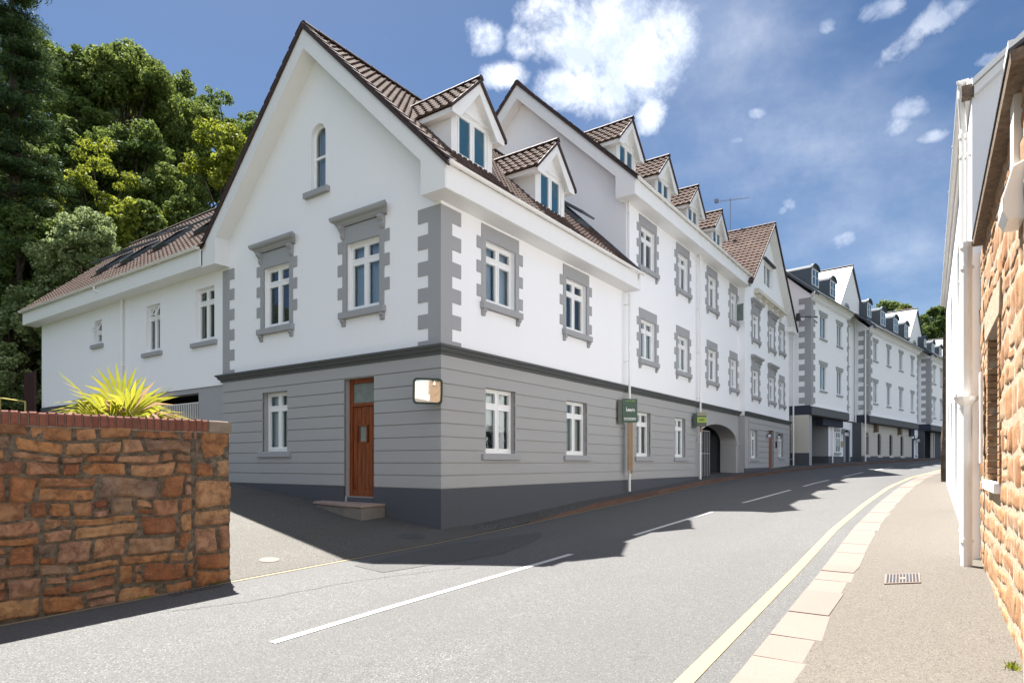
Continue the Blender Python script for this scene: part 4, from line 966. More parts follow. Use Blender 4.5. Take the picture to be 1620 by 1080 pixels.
# ------------------------------------------------------------------ slate-roofed buildings further up the street
def round_dormer(bld, fr, uc, hw, zb, zt, wf, depth=2.4, gl='sky tinted glass'):
    """lead-clad box dormer with a barrel top; front face at w = wf"""
    m = MB(); n = 8; top = [(uc + hw * math.cos(math.pi * k / n), zt - .28 + .28 * math.sin(math.pi * k / n)) for k in range(n + 1)]
    m.prism(fr, [(uc - hw, zb - .3), (uc + hw, zb - .3)] + top, wf - depth, wf - .02)
    e = [(uc + (hw + .06) * math.cos(math.pi * k / n), zt - .28 + .35 * math.sin(math.pi * k / n)) for k in range(n + 1)]; i = [(u, v - .06) for u, v in reversed(e)]
    m.prism(fr, e + i, wf - .03, wf + .10); d = m.build('dormer', 'dark lead', bld)
    m = MB(); a = .05; m.box(fr, uc - hw + .06, uc + hw - .06, zb, zb + a, wf - .01, wf + .03); m.box(fr, uc - hw + .06, uc + hw - .06, zt - .36, zt - .30, wf - .01, wf + .03)
    for u in (uc - hw + .06, uc - .03, uc + hw - .12): m.box(fr, u, u + .06, zb + a, zt - .36, wf - .01, wf + .028)
    for v in (zb + (zt - zb) * .40,): m.box(fr, uc - hw + .12, uc + hw - .12, v, v + .03, wf - .01, wf + .024)
    m.build('window', 'white upvc', d)
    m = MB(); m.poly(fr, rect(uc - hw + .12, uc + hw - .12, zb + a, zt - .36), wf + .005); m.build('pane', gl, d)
DENT = [(0, -.01), (0, .05), (.10, .09), (.14, .16), (.26, .20), (.30, .32), (.42, .36), (.46, .40), (.50, .40), (.50, -.01)]
def slate_block(name, label, ox, oy, deg, L, Lb, wins, doms, eave=11.62, band=4.55, cream=False, arches=(), gable=(9.6, 15.75, 3.3), panel=False, zoff=0.0, bayx=None):
    """L length of the jettied front, Lb length with the gabled bay; front plane w=0, bay and ground floor set back"""
    b = thing(name, label, 'building', (ox, oy, prof(ox)))
    fr = Fr(ox, oy, deg); RC = .6; BR = .45
    bw = [arch(u0, u1, v0, v1 - .16, .16, 8) for (u0, u1, v0, v1) in bayx]
    m = MB(); m.wall(fr, rect(0, L, band, eave), [rect(*w_) for w_ in wins])
    gx, gz_, gh = gable; pit = 1.0
    s = (gz_ - 12.0) / gh
    m.wall(fr, [(L, band), (Lb, band), (Lb, 12.0 - 0), (gx + gh, 12.0), (gx, gz_), (gx - gh, 12.0), (L, 12.0)], bw, w=-BR)
    m.quad(fr(0, band, 0), fr(0, band, -9), fr(0, eave, -9), fr(0, eave, 0)); m.poly(lambda p, q, c: fr(c, q, -p), [(0, eave), (.0, eave + .0), (4.3, eave + 4.0), (9, eave)], 0.0)
    m.quad(fr(L, band, 0), fr(L, band, -BR), fr(L, eave, -BR), fr(L, eave, 0)); m.quad(fr(Lb, 0, -BR), fr(Lb, 0, -9), fr(Lb, 12, -9), fr(Lb, 12, -BR)); m.quad(fr(0, 0, -9), fr(Lb, 0, -9), fr(Lb, eave, -9), fr(0, eave, -9))
    m.build('wall', 'white render', b)
    # jetty band and soffit
    m = MB(); m.box(fr, -.03, L + .05, band - .06, band + .42, -BR, .06); m.build('band', 'cornice grey', b, bevel=.03)
    m = MB(); m.box(fr, -.02, L, band - .08, band - .061, -3.5, .03); m.build('jetty_soffit', 'plinth grey', b)
    m = MB(); m.box(fr, -.05, -.031, band - .05, band + .50, -5.5, .05); m.build('side_band', 'navy grey', b)
    m = MB(); m.box(fr, -.06, L + .03, band + .43, band + .50, -.01, .075); m.build('string_course', 'white render', b)
    quoins(b, Fr(ox, oy, deg - 90), 0, -1, fr, 0, 1, band + .52, eave - .15, narrow=.36, wide=.70, pitch=.66, h=.36)
    quoins(b, None, 0, -1, fr, L, -1, band + .52, eave - .15, narrow=.16, wide=.34, pitch=.66, h=.36)
    for (u0, u1, v0, v1) in wins:
        window(b, fr, u0, u1, v0, v1, depth=.05, top=0, sill='thin', far=True, curtain='pale' if (u0 + v0) % 3 < 1 else 'dark'); lintel(b, fr, u0, u1, v1)
    for (u0, u1, v0, v1) in bayx:
        f2 = Fr(ox - math.sin(R(deg)) * BR, oy + math.cos(R(deg)) * BR, deg)
        window(b, f2, u0, u1, v0, v1, depth=.05, arched=.16, cols=2, far=True, sill='thin')
        m = MB(); c = (u0 + u1) / 2; a = (u1 - u0) / 2; vs = v1 - .16
        e = [(c + (a + .16) * math.cos(math.pi * k / 8), vs + .34 * math.sin(math.pi * k / 8)) for k in range(9)]; i_ = [(c + a * math.cos(math.pi * k / 8), vs + .17 * math.sin(math.pi * k / 8)) for k in reversed(range(9))]
        m.prism(f2, e + i_, -.01, .04); m.build('window_arch', 'trim grey', b)
    cornice(b, fr, -.0, L + .05, eave - .30, e0=1, e1=.5, mat='white render', prof=DENT, name='eaves_cornice', sc=.78)
    m = MB()
    u = .1
    while u < L: m.box(fr, u, u + .10, eave - .24, eave - .14, .0, .17); u += .26
    m.build('dentil', 'white render', b)
    gutter(b, fr, -.1, L, eave + .12, .38)
    # roof
    m = MB(); m.prism(lambda p, q, c: fr(c, q, p), [(.46, eave + .06), (-4.4, eave + 4.2), (-9.3, eave + .06), (-9.3, eave - .0), (-4.4, eave + 4.10), (.46, eave - .0)], -.15, Lb)
    m.build('roof', 'dark slate', b)
    m = MB()
    apx = fr(gx, gz_, -BR + .12); fl = fr(gx - gh - .1, 12.0 - .08, -BR + .12); fr_ = fr(gx + gh + .1, 12.0 - .08, -BR + .12); apb = fr(gx, gz_, -8); flb = fr(gx - gh - .1, 12 - .08, -8); frb = fr(gx + gh + .1, 12 - .08, -8)
    up = Vector((0, 0, .09)); A = [Vector(p) for p in (apx, fl, fr_, apb, flb, frb)]
    m.quad(A[0] + up, A[1] + up, A[4] + up, A[3] + up); m.quad(A[0] + up, A[2] + up, A[5] + up, A[3] + up); m.quad(A[0] + up, A[1] + up, A[1], A[0]); m.quad(A[0] + up, A[2] + up, A[2], A[0])
    m.build('gable_roof', 'pale slate', b)
    m = MB(); m.tube([Vector(apx) + up, Vector(apb) + up], .07, 6); m.build('ridge', 'dark slate', b)
    m = MB(); m.prism(lambda p, q, c: fr(c, q, p), [(.5, eave + .0), (-4.4, eave + 4.22), (-4.4, eave + 4.05), (.5, eave - .18)], -.22, -.151); m.build('verge', 'dark lead', b)
    for (uc, hw, zb, zt) in doms: round_dormer(b, fr, uc, hw, zb, zt, -.45)
    return b, fr
wins2 = [(1.62, 2.80, 9.30, 10.68), (4.95, 6.05, 9.28, 10.66), (1.62, 2.80, 6.08, 7.62), (4.95, 6.05, 6.06, 7.60)]
b2, f2 = slate_block('slate_roofed_building', 'white slate-roofed building with two lead dormers over a dark vehicle entrance', 31.416, -1.377, -7.6, 7.5, 10.75, wins2,
    [(2.15, .68, 12.62, 13.95), (5.65, .62, 12.62, 13.95)], gable=(9.95, 15.6, 3.2), bayx=[(8.35, 9.15, 11.3, 12.6), (8.35, 9.15, 8.45, 9.8), (8.35, 9.15, 5.6, 6.9)])
# its ground floor: pale panel on the side, entrance, pier, white front with window and door
SF = Fr(31.416, -1.377, -97.6)
m = MB(); m.box(f2, .0, .45, -1, 4.5, -5.5, -.10); m.build('entrance_side_wall', 'trim grey', b2)
m = MB(); m.box(SF, -1.15, -.12, -1, 4.48, -.02, .03); m.build('side_panel', 'pale block render', b2)
m = MB(); m.box(SF, -1.22, -.10, .5, 2.2, -.02, .05); m.build('side_plinth', 'plinth grey', b2)
courses(b2, SF, -1.15, -.13, [2.2, 2.5, 2.8, 3.1, 3.4, 3.7, 4.0, 4.3, 4.48], [], P=.045, gap=.02, mat='pale block render')
m = MB(); m.box(f2, 0.46, 4.7, -1, 4.5, -6.0, -5.8); m.box(f2, .46, 5.0, .5, 4.48, -5.8, -5.7); m.build('entrance_back', 'plinth grey', b2)
m = MB(); m.box(f2, 5.0, 10.75, -1, 4.48, -5.9, -.52); m.build('ground_floor_wall', 'white render', b2)
m = MB(); m.box(f2, 4.96, 5.0, .5, 4.48, -5.5, -.52); m.build('entrance_side', 'trim grey', b2)
m = MB(); m.box(f2, 4.94, 10.75, .5, 2.05, -2.0, -.50); m.build('plinth', 'plinth grey', b2)
m = MB(); m.box(f2, 3.2, 7.4, 4.0, 4.46, -.75, -.30); m.build('beam', 'navy grey', b2)
fg = Fr(31.416 - math.sin(R(-7.6)) * .5, -1.377 + math.cos(R(-7.6)) * .5, -7.6)
def flat_window(parent, fr, u0, u1, v0, v1):
    m = MB(); 
    m.box(fr, u0, u1, v0, v0 + .07, -.0, .05); m.box(fr, u0, u1, v1 - .07, v1, 0, .05)
    c = (u0 + u1) / 2
    for u in (u0, c - .035, u1 - .07): m.box(fr, u, u + .07, v0 + .07, v1 - .07, 0, .048)
    m.box(fr, u0 + .07, u1 - .07, v0 + (v1 - v0) * .68, v0 + (v1 - v0) * .68 + .05, 0, .044)
    w = m.build('window', 'white upvc', parent); g = MB(); g.poly(fr, rect(u0 + .07, u1 - .07, v0 + .07, v1 - .07), .02); g.build('pane', 'sky tinted glass', w)
    s = MB(); s.box(fr, u0 - .12, u1 + .12, v0 - .14, v0 - .01, -.01, .09); s.box(fr, u0 - .1, u1 + .1, v1 + .01, v1 + .2, -.01, .03); s.build('sill', 'trim grey', w)
flat_window(b2, fg, 6.3, 7.3, 2.3, 3.7)
m = MB(); m.box(fg, 8.4, 9.3, 1.55, 3.75, -.01, .05); m.build('door', 'navy grey', b2)
m = MB(); m.box(fg, 8.2, 8.39, 1.55, 3.95, -.01, .07); m.box(fg, 9.31, 9.5, 1.55, 3.95, -.01, .07); m.box(fg, 8.2, 9.5, 3.76, 3.95, -.01, .068); m.build('door_surround', 'trim grey', b2)
pipe(b2, fg, 5.5, 4.3, 1.5, w=.08, r=.045); pipe(b2, f2, 10.6, 11.3, 1.5, w=-.36, r=.05)
def wall_lantern(x, y, z, deg, label, group, s=1.0):
    t = thing('wall_lantern', label, 'lantern', (x, y, z), group); fr0 = Fr(x, y, deg, z); fr = lambda u, v, w: fr0(u * s, v * s, w * s)
    m = MB(); m.box(fr, -.05, .05, .10, .34, 0, .02); m.tube([fr(0, .30, .02), fr(0, .36, .12), fr(0, .30, .2), fr(0, .25, .2)], .012, 6); m.build('bracket', 'black metal', t)
    m = MB(); m.prism(lambda a, b, c: fr(a, c, b), [(-.08, .12), (.08, .12), (.08, .28), (-.08, .28)], -.02, .0)
    n = m.add([fr(-.11, .18, .09), fr(.11, .18, .09), fr(.11, .18, .31), fr(-.11, .18, .31), fr(0, .29, .2)])
    for i in range(4): m.face((n + i, n + (i + 1) % 4, n + 4))
    m.face((n + 3, n + 2, n + 1, n))
    for a, b in ((-.08, .12), (.08, .12), (.08, .28), (-.08, .28)): m.tube([fr(a, 0, b), fr(a * 1.25, .18, .2 + (b - .2) * 1.25)], .012, 5)
    m.build('frame', 'black metal', t)
    m = MB(); m.box(fr, -.07, .07, 0, .17, .13, .27); m.build('lantern_glass', 'curtain white', t)
    return t
p = fg(7.85, 3.55, .0); wall_lantern(p[0], p[1], 3.45, -7.6, 'black wall lantern left of the navy door under the gabled bay', 'black wall lanterns', 1.5)
m = MB(); m.box(fg, 7.62, 8.0, 2.7, 3.1, .0, .03); tag(m.build('wall_plaque', 'brass'), 'small brass plaque on the white wall below a black lantern', 'plaque')

wins3 = []
for a, c in ((1.0, 1.95), (4.40, 5.35), (7.85, 8.85), (11.45, 12.4)): wins3 += [(a, c, 9.05, 10.38), (a, c, 5.95, 7.45)]
b3, f3 = slate_block('slate_roofed_building', 'longer white building with four lead dormers and a row of dark arched ground-floor windows', 41.93, -3.283, -9.3, 13.75, 15.9, wins3,
    [(1.6, .5, 12.3, 13.6), (5.1, .68, 12.2, 13.6), (8.7, .68, 12.2, 13.6), (12.0, .66, 12.2, 13.6)], eave=11.2, gable=(15.3, 15.2, 2.9), bayx=[(14.2, 15.0, 11.0, 12.2), (14.2, 15.0, 8.1, 9.3), (14.2, 15.0, 5.3, 6.5)])
m = MB(); ah = [arch(a, a + .95, 2.2, 3.55, .3, 10) for a in (-.35 + .9, 3.6, 6.75, 10.0)]
fg3 = Fr(41.93 - math.sin(R(-9.3)) * .45, -3.283 + math.cos(R(-9.3)) * .45, -9.3)
m.wall(fg3, rect(-.3, 13.6, .5, 4.5), ah, depth=.4); m.quad(fg3(-.3, .5, 0), fg3(-.3, .5, -6), fg3(-.3, 4.5, -6), fg3(-.3, 4.5, 0)); m.build('ground_floor_wall', 'pale block render', b3)
courses(b3, fg3, -.3, 13.6, [2.15, 2.5, 2.85, 3.2, 3.55, 3.9, 4.25, 4.48], [(a, a + .95, 2.2, 3.95) for a in (.55, 3.6, 6.75, 10.0)], P=.03, gap=.03, mat='pale block render')
m = MB(); m.box(fg3, -.32, 13.6, .5, 2.1, -.02, .05); m.box(fg3, -.35, -.3, .5, 4.5, -6, .03); m.build('plinth', 'plinth grey', b3)
for a in (.55, 3.6, 6.75, 10.0):
    m = MB(); m.box(fg3, a - .1, a + 1.05, 2.0, 4.0, -.12, -.08); o = m.build('window', 'dark interior', b3)
    m = MB(); m.box(fg3, a - .12, a + 1.07, 2.02, 2.19, -.02, .09); m.build('sill', 'pale block render', o)
for a in (2.6, 9.1): m = MB(); m.box(fg3, a, a + .35, 3.9, 4.48, -.01, .3); m.build('corbel', 'soffit stone', b3)
m = MB(); m.box(fg3, 13.6, 15.9, .5, 4.5, -6, -.02); m.build('bay_ground_wall', 'white render', b3)
m = MB(); m.box(f3, 12.6, 13.8, 3.9, 4.46, -.6, -.25); m.build('beam', 'navy grey', b3)
m = MB(); m.box(fg3, 13.75, 14.35, 1.6, 3.75, -.03, .03); m.build('door', 'navy grey', b3)
flat_window(b3, fg3, 15.0, 15.55, 2.3, 3.6); pipe(b3, f3, -.15, 11.0, 1.6, neck=(.1, 11.3, .4), w=-.2, r=.045)
p = fg3(14.65, 3.5, 0); wall_lantern(p[0], p[1], 3.45, -9.3, 'farthest black wall lantern, on the white bay past the arched windows', 'black wall lanterns', 1.5)
wins4 = []
for a, c in ((1.0, 1.9), (3.8, 4.7), (6.6, 7.5), (9.4, 10.3)): wins4 += [(a, c, 8.75, 10.15), (a, c, 5.7, 7.3)]
b4, f4 = slate_block('slate_roofed_building', 'farthest white building with small lead dormers, partly hidden by the white house opposite', 57.64, -6.35, -9.3, 12.0, 15.0, wins4,
    [(0.2, .45, 11.9, 12.9), (3.2, .55, 11.8, 12.9), (6.2, .55, 11.8, 12.9)], eave=11.0, gable=(13.6, 14.6, 2.6), bayx=[(13.2, 14.0, 8.1, 9.3)])
m = MB(); m.box(f4, 0, .3, .5, 4.5, -5, -.5); m.box(f4, 3.2, 15, .5, 4.5, -5, -.6); m.box(f4, .3, 3.2, .5, 4.5, -5, -4.6); m.build('ground_floor_wall', 'plinth grey', b4)
m = MB(); m.box(f4, 2.9, 3.3, 1.9, 4.4, -.62, -.5); m.box(f4, 3.9, 4.1, 1.9, 4.4, -.6, -.5); m.build('door_surround', 'pale block render', b4)

# street furniture on the terrace front
p = BF(25.33, 0, 0); wall_lantern(25.33, -.3, 2.95, 0, 'black wall lantern to the left of the red-brown terrace door', 'black wall lanterns', .95)
wall_lantern(27.42, -.3, 2.95, 0, 'black wall lantern to the right of the red-brown terrace door', 'black wall lanterns', .95)
m = MB(); m.box(BF, 27.2, 27.6, 2.45, 2.8, .0, .03); tag(m.build('wall_plaque', 'black metal'), 'small dark plaque below the lantern right of the terrace door', 'plaque')
m = MB(); m.box(G0, -1.93, -1.83, 2.0, 2.1, .03, .05)
t = thing('tv_aerial', 'thin grey television aerial on a mast above the terrace roof', 'aerial', (25.95, 1.75, 14.2))
m = MB(); m.tube([(25.95, 1.75, 14.2), (25.95, 1.75, 16.25)], .022, 6); m.build('mast', 'aerial metal', t)
m = MB(); a, b = Vector((25.3, 2.3, 15.98)), Vector((26.9, .95, 16.42)); m.tube([a, b], .012, 5)
d = (b - a).normalized(); s = d.cross(Vector((0, 0, 1))).normalized()
for i in range(9): q = a + d * (.15 + i * .22); m.tube([q - s * (.26 - i * .012), q + s * (.26 - i * .012)], .008, 4)
m.box(WLD, 25.2, 25.32, 15.9, 16.1, 2.2, 2.4); m.build('antenna', 'aerial metal', t)

t = thing('street_lamp', 'black street lamp on a long wall bracket beside the far quoined corner', 'street lamp', (31.6, -1.4, 10.2))
m = MB(); a_, b_ = Vector(f2(1.0, 10.45, .03)), Vector(f2(-1.9, 10.0, -.1)) ; m.tube([a_, b_], .045, 6); m.tube([a_ - Vector((0, 0, .35)), a_.lerp(b_, .35)], .03, 5); m.build('bracket', 'black metal', t)
m = MB(); m.tube([b_ + Vector((0, 0, .18)), b_ - Vector((0, 0, .25))], [.10, .16], 8); m.build('lantern_head', 'black metal', t)
# convex traffic mirror on the corner
t = thing('traffic_mirror', 'rounded rectangular convex traffic mirror in a dark green frame on the corner wall', 'mirror', (0, .3, 3.05))
MC = Vector((-.36, .04, 3.06)); nrm = Vector((-.60, -.79, -.10)).normalized(); sx = Vector((0, 0, 1)).cross(nrm).normalized(); sy = nrm.cross(sx)
mf = lambda u, v, w: MC + sx * u + sy * v + nrm * w
def rrect(hw, hh, r, n=5):
    o = []
    for cx, cy, a0 in ((hw - r, hh - r, 0), (-hw + r, hh - r, 90), (-hw + r, -hh + r, 180), (hw - r, -hh + r, 270)):
        for k in range(n + 1): a = R(a0 + 90 * k / n); o.append((cx + r * math.cos(a), cy + r * math.sin(a)))
    return o
m = MB(); o_ = rrect(.305, .265, .08); i_ = rrect(.262, .222, .055); k = len(o_)
n = m.add([mf(u, v, .03) for u, v in o_] + [mf(u, v, .035) for u, v in i_] + [mf(u * .97, v * .97, -.05) for u, v in o_] + [mf(u, v, .0) for u, v in i_])
for i in range(k):
    j = (i + 1) % k; m.face((n + i, n + j, n + k + j, n + k + i)); m.face((n + i, n + j, n + 2 * k + j, n + 2 * k + i)); m.face((n + k + i, n + k + j, n + 3 * k + j, n + 3 * k + i))
m.face([n + 2 * k + i for i in range(k)]); m.build('frame', 'rubber green', t)
m = MB(); g = 16; idx = {}
for i in range(g + 1):
    for j in range(g + 1):
        u, v = .262 * (2 * i / g - 1), .222 * (2 * j / g - 1); idx[i, j] = m.add([mf(u, v, .045 - .22 * (u * u + v * v))])
for i in range(g):
    for j in range(g): m.face((idx[i, j], idx[i + 1, j], idx[i + 1, j + 1], idx[i, j + 1]))
m.build('mirror_face', 'mirror silver', t, smooth=True)
m = MB(); m.tube([MC - nrm * .04, MC - nrm * .12, Vector((-.03, .30, 3.06))], .022, 8); m.box(G0, -.36, -.24, 2.96, 3.16, .028, .045); m.build('bracket', 'black metal', t)

# agents' boards on posts; their small print is too small to read, so only its strokes are built
def strokes(parent, fr, u0, u1, v, h, w, mat, seed, tall=False, k=5):
    rnd = random.Random(seed); m = MB(); n = k; st = (u1 - u0) / n
    for i in range(n):
        a = u0 + st * i + st * .08; b = a + st * .80; hh = h * (1.6 if tall and i == 0 else 1.0)
        m.box(fr, a, a + st * .26, v, v + hh, w - .002, w + .002)
        if rnd.random() < .8: m.box(fr, b - st * .24, b, v, v + h * rnd.choice((.6, 1)), w - .002, w + .0021)
        m.box(fr, a + st * .26, b - st * .24, v + h * rnd.choice((0, .4, .72)), v + h * rnd.choice((.8, 1)), w - .002, w + .0019)
    return m.build('lettering', mat, parent)
def sale_board(name, label, x, y, zc, w, h, zg, kind):
    t = thing(name, label, 'sign', (x, y, zg)); fr = Fr(x, y, -40)
    fb = Fr(x, y, -95)
    m = MB(); m.box(fr, -w / 2, w / 2, zc - h / 2, zc + h / 2, .06, .075); front = m.build('board', {'g': 'sign green', 'l': 'sign dark'}[kind], t)
    q5 = fr(-w / 2, 0, .06); m = MB(); f5 = Fr(q5[0], q5[1], -14); m.box(f5, -.22, -.01, zc - h / 2 - .05, zc + h / 2 - .05, -.012, .0); m.build('side_board', 'sign dark', t)  # side leaf coloured dark: its shadow is put into the colour
    if kind == 'g':
        strokes(t, fr, -w * .26, w * .34, zc - .03, .085, .077, 'sign white', 1, True, 5); strokes(t, fr, -w * .30, w * .36, zc + h * .385, .035, .077, 'sign lime', 2, False, 8); strokes(t, fr, -w * .40, w * .40, zc - h * .36, .045, .077, 'sign white', 3, False, 9)
        m = MB(); m.box(fr, -w * .42, w * .42, zc - h * .40, zc - h * .385, .074, .078); m.build('board_rule', 'sign white', t)
    else:
        m = MB(); m.box(fr, -w / 2, w / 2, zc - h * .22, zc + h * .16, .074, .08); m.build('lime_panel', 'sign lime', t)
        m = MB(); m.box(fr, -w / 2, w / 2, zc + h * .26, zc + h / 2, .074, .08); m.build('cream_panel', 'sign cream', t)
        strokes(t, fr, -w * .32, w * .32, zc - .05, .075, .082, 'leaf deep', 4, False, 5)
    m = MB()
    if kind == 'g':
        m.box(fr, -.05, .05, zg + .65, zc - h / 2 + .1, .0, .055); m.box(fr, .06, .11, zg + .55, zc - h / 2, -.02, .04)
        z = zg + 1.0
        while z < zc - h / 2: m.box(fr, -.055, .115, z, z + .03, -.025, .06); z += .75
    else: m.box(fr, -.035, .035, zc - h * .9, zc + h / 2, 0, .055)
    m.build('post', 'timber post', t); return t
sale_board('agent_board', 'green agent board with white lettering on a timber post beside the downpipe', 8.55, -.26, 3.24, .50, .74, .72, 'g')
sale_board('agent_board', 'smaller lime and cream letting board beside the carriage arch', 15.18, -.28, 3.33, .42, .56, .9, 'l')

# door step, covers and gratings
t = thing('door_step', 'low granite step with a pinkish top at the wooden side door', 'step', (-.35, 2.6, .5))
m = MB(); m.prism(lambda a, b, c: (a, b, c), [(-.70, 1.62), (0, 1.62), (0, 3.75), (-.42, 3.55), (-.70, 2.2)], .2, .64); m.build('step_base', 'concrete ledge', t, bevel=.015)
m = MB(); m.prism(lambda a, b, c: (a, b, c), [(-.73, 1.60), (0, 1.60), (0, 3.80), (-.44, 3.6), (-.73, 2.2)], .642, .70); m.build('step_top', 'granite step', t, bevel=.012)
def disc_cover(x, y, r, label, mat='iron'):
    m = MB(); n = 24; z = lambda a, b: (roadz(a, b) if b < yl(a) else drive(a, b)) + .007
    c = m.add([(x, y, z(x, y) + .002)]); k = m.add([(x + r * math.cos(2 * math.pi * i / n), y + r * math.sin(2 * math.pi * i / n), z(x + r * math.cos(2 * math.pi * i / n), y + r * math.sin(2 * math.pi * i / n))) for i in range(n)])
    for i in range(n): m.face((c, k + i, k + (i + 1) % n))
    tag(m.build('manhole_cover', mat), label, 'manhole cover')
disc_cover(-3.95, .10, .15, 'small round pale cover in the sunlit mouth of the driveway', 'kerb granite'); disc_cover(-.95, -.10, .24, 'round iron cover in the shade by the building corner', 'iron')
t = thing('pavement_grating', 'small slotted steel grating set in the sunny pavement', 'drain grating', (-.87, -8.27, .18))
gc = Vector((-.88, -8.27, 0)); GR = (gc - Vector((EYE.x, EYE.y, 0))).normalized(); gz = lambda x: prof(x) + .066 + .034 * .5
def gf(u, v, w): p = gc + RT * (u * .20) + GR * (v * .27); return (p.x, p.y, lerp((p.y - yr(p.x)) / (yw(p.x) - .6 - yr(p.x)), [0, 1], [prof(p.x) + .066, prof(p.x) + .10]) + w)
m = MB(); m.box(gf, -1.08, 1.08, -1.1, 1.1, -.03, .014); m.build('grating_frame', 'kerb granite', t)
m = MB()
for i in range(10):
    u = -.96 + i * .2
    if i in (4, 5): m.box(gf, u, u + .12, -.95, -.25, -.01, .018); m.box(gf, u, u + .12, .25, .95, -.01, .018)
    else: m.box(gf, u, u + .12, -.95, .95, -.01, .018)
m.build('slot_bars', 'grille steel', t)
t = thing('gully_grating', 'dark iron road gully at the foot of the stone garden wall', 'drain grating', (-5.55, -.68, -.05))
m = MB()
for i in range(10): x = -5.85 + i * .065; m.box(lambda a, c, b: (a, b, roadz(a, b) + c), x, x + .03, .0, .012, -.80, -.56)
m.box(lambda a, c, b: (a, b, roadz(a, b) + c), -5.88, -5.22, -.02, .004, -.82, -.54); m.build('grate', 'iron', t)

# ------------------------------------------------------------------ rubble stonework
def rubble(parent, name, fr, u0, u1, vb, v1, mat, seed, hmin=.10, hmax=.24, wmin=.14, wmax=.42, relief=.05, joint=.011, end_big=0, skip=None, w=0.0, nu=7, nv=5, base=None, edge=.03, nf=1.0):
    rnd = random.Random(seed); m = MB(); v = vb
    def one(a, b, c, d):
        if b - a < .03 or d - c < .03: return
        cu, cv = (a + b) / 2, (c + d) / 2
        if skip and skip(cu, cv): return
        if base and d < base(cu): return
        rl = relief * rnd.uniform(.5, 1.15); ph = rnd.uniform(0, 99); jt = joint
        cj = min(.030, .12 * (b - a)) , min(.018, .10 * (d - c)); cor = [(rnd.uniform(-.3, 1) * cj[0] * sx_, rnd.uniform(-.5, 1) * cj[1] * sy_) for sx_, sy_ in ((1, 1), (-1, 1), (-1, -1), (1, -1))]
        rows = []
        tilt = (rnd.uniform(-.03, .03) * nf, rnd.uniform(-.03, .03) * nf)
        for j in range(nv + 1):
            t = j / nv; row = []
            for i in range(nu + 1):
                s = i / nu
                x = a + jt + (b - a - 2 * jt) * s; y = c + jt + (d - c - 2 * jt) * t
                x += (cor[0][0] * (1 - s) + cor[1][0] * s) * (1 - t) + (cor[3][0] * (1 - s) + cor[2][0] * s) * t
                y += (cor[0][1] * (1 - s) + cor[1][1] * s) * (1 - t) + (cor[3][1] * (1 - s) + cor[2][1] * s) * t
                e = min(s, 1 - s) * (b - a); f = min(t, 1 - t) * (d - c)
                q = min(1, e / edge) * min(1, f / edge); q = math.sqrt(max(0, q))
                rr = (noise.noise(Vector((x * 9, y * 9, ph))) * .016 + noise.noise(Vector((x * 24, y * 24, ph))) * .008) * nf
                if e < .001 or f < .001:
                    x += noise.noise(Vector((x * 18, y * 18, ph + 5))) * .016; y += noise.noise(Vector((x * 18, y * 18, ph + 9))) * .016
                wx = x + .060 * noise.noise(Vector((x * 2.1, y * 2.1, seed))) ; wy = y + .065 * noise.noise(Vector((x * 1.8 + 9, y * 2.4, seed + 3)))
                fe = min(1, max(0, (u1 - x) / .15)) * min(1, max(0, (v1 - y) / .12)); x += (wx - x) * fe; y += (wy - y) * fe
                row.append(fr(x, y, w + (rl + rr + tilt[0] * (s - .5) + tilt[1] * (t - .5)) * q - .012 * (1 - q)))
            rows.append(m.add(row))
        for j in range(nv):
            for i in range(nu): p, q2 = rows[j] + i, rows[j + 1] + i; m.face((p, p + 1, q2 + 1, q2))
    first = True
    while v < v1 - .02:
        h = rnd.uniform(hmin, hmax)
        if v1 - (v + h) < hmin * .8: h = v1 - v
        u = u0 - rnd.uniform(0, wmax)
        while u < u1 - 1e-6:
            L = rnd.uniform(wmin, wmax) * (.7 + .6 * h / hmax)
            if end_big and u1 - (u + L) < end_big: L = u1 - u if (u1 - u) < end_big * 1.5 else L
            if u + L > u1 - wmin * .5: L = u1 - u
            a, b = max(u, u0), u + L
            k = rnd.random()
            if h > hmax * .72 and k < .22: c = v + h * rnd.uniform(.35, .65); one(a, b, v, c); one(a, b, c, v + h)
            elif h > hmax * .62 and k < .36 and L > wmin * 1.8: c = a + (b - a) * rnd.uniform(.35, .65); d = v + h * rnd.uniform(.4, .6); one(a, c, v, v + h); one(c, b, v, d); one(c, b, d, v + h)
            else:
                dz = rnd.uniform(-.018, .018); one(a, b, v, v + h + dz)
            u += L
        v += h
    o = m.build(name, mat, parent, smooth=True); return o
# left-hand garden wall
gwall = thing('garden_wall', 'rust coloured rubble stone garden wall with a red brick coping beside the driveway', 'wall', (-7, -.3, -.1))
WA = -5.0; ox, oy = -4.93, -.42
GF = lambda u, v, w: Fr(ox, oy, WA)(u, v, w + .022 * (2.1 - v))
m = MB(); m.box(lambda u, v, w: Fr(ox, oy, WA)(u, v, w), -9, -.03, -.6, 2.06, -.42, -.005)
n0 = len(m.v); m.build('mortar_core', 'dark mortar', gwall)
m = MB(); m.quad(GF(-9, -.6, .003), GF(-.02, -.6, .003), GF(-.02, 2.07, .003), GF(-9, 2.07, .003)); m.build('mortar', 'dark mortar', gwall)
gb = lambda u: prof(ox + u) - .12
rubble(gwall, 'stonework', GF, -9, -.52, -.35, 2.05, 'rust granite', 11, hmin=.12, hmax=.29, wmin=.14, wmax=.60, relief=.042, joint=.006, base=gb, nu=14, nv=10, edge=.018, nf=1.5)
rubble(gwall, 'quoin_stones', GF, -.51, .0, -.42, 2.05, 'rust granite', 4, hmin=.22, hmax=.40, wmin=.3, wmax=.62, relief=.05, base=gb, nu=14, nv=10, nf=1.5)
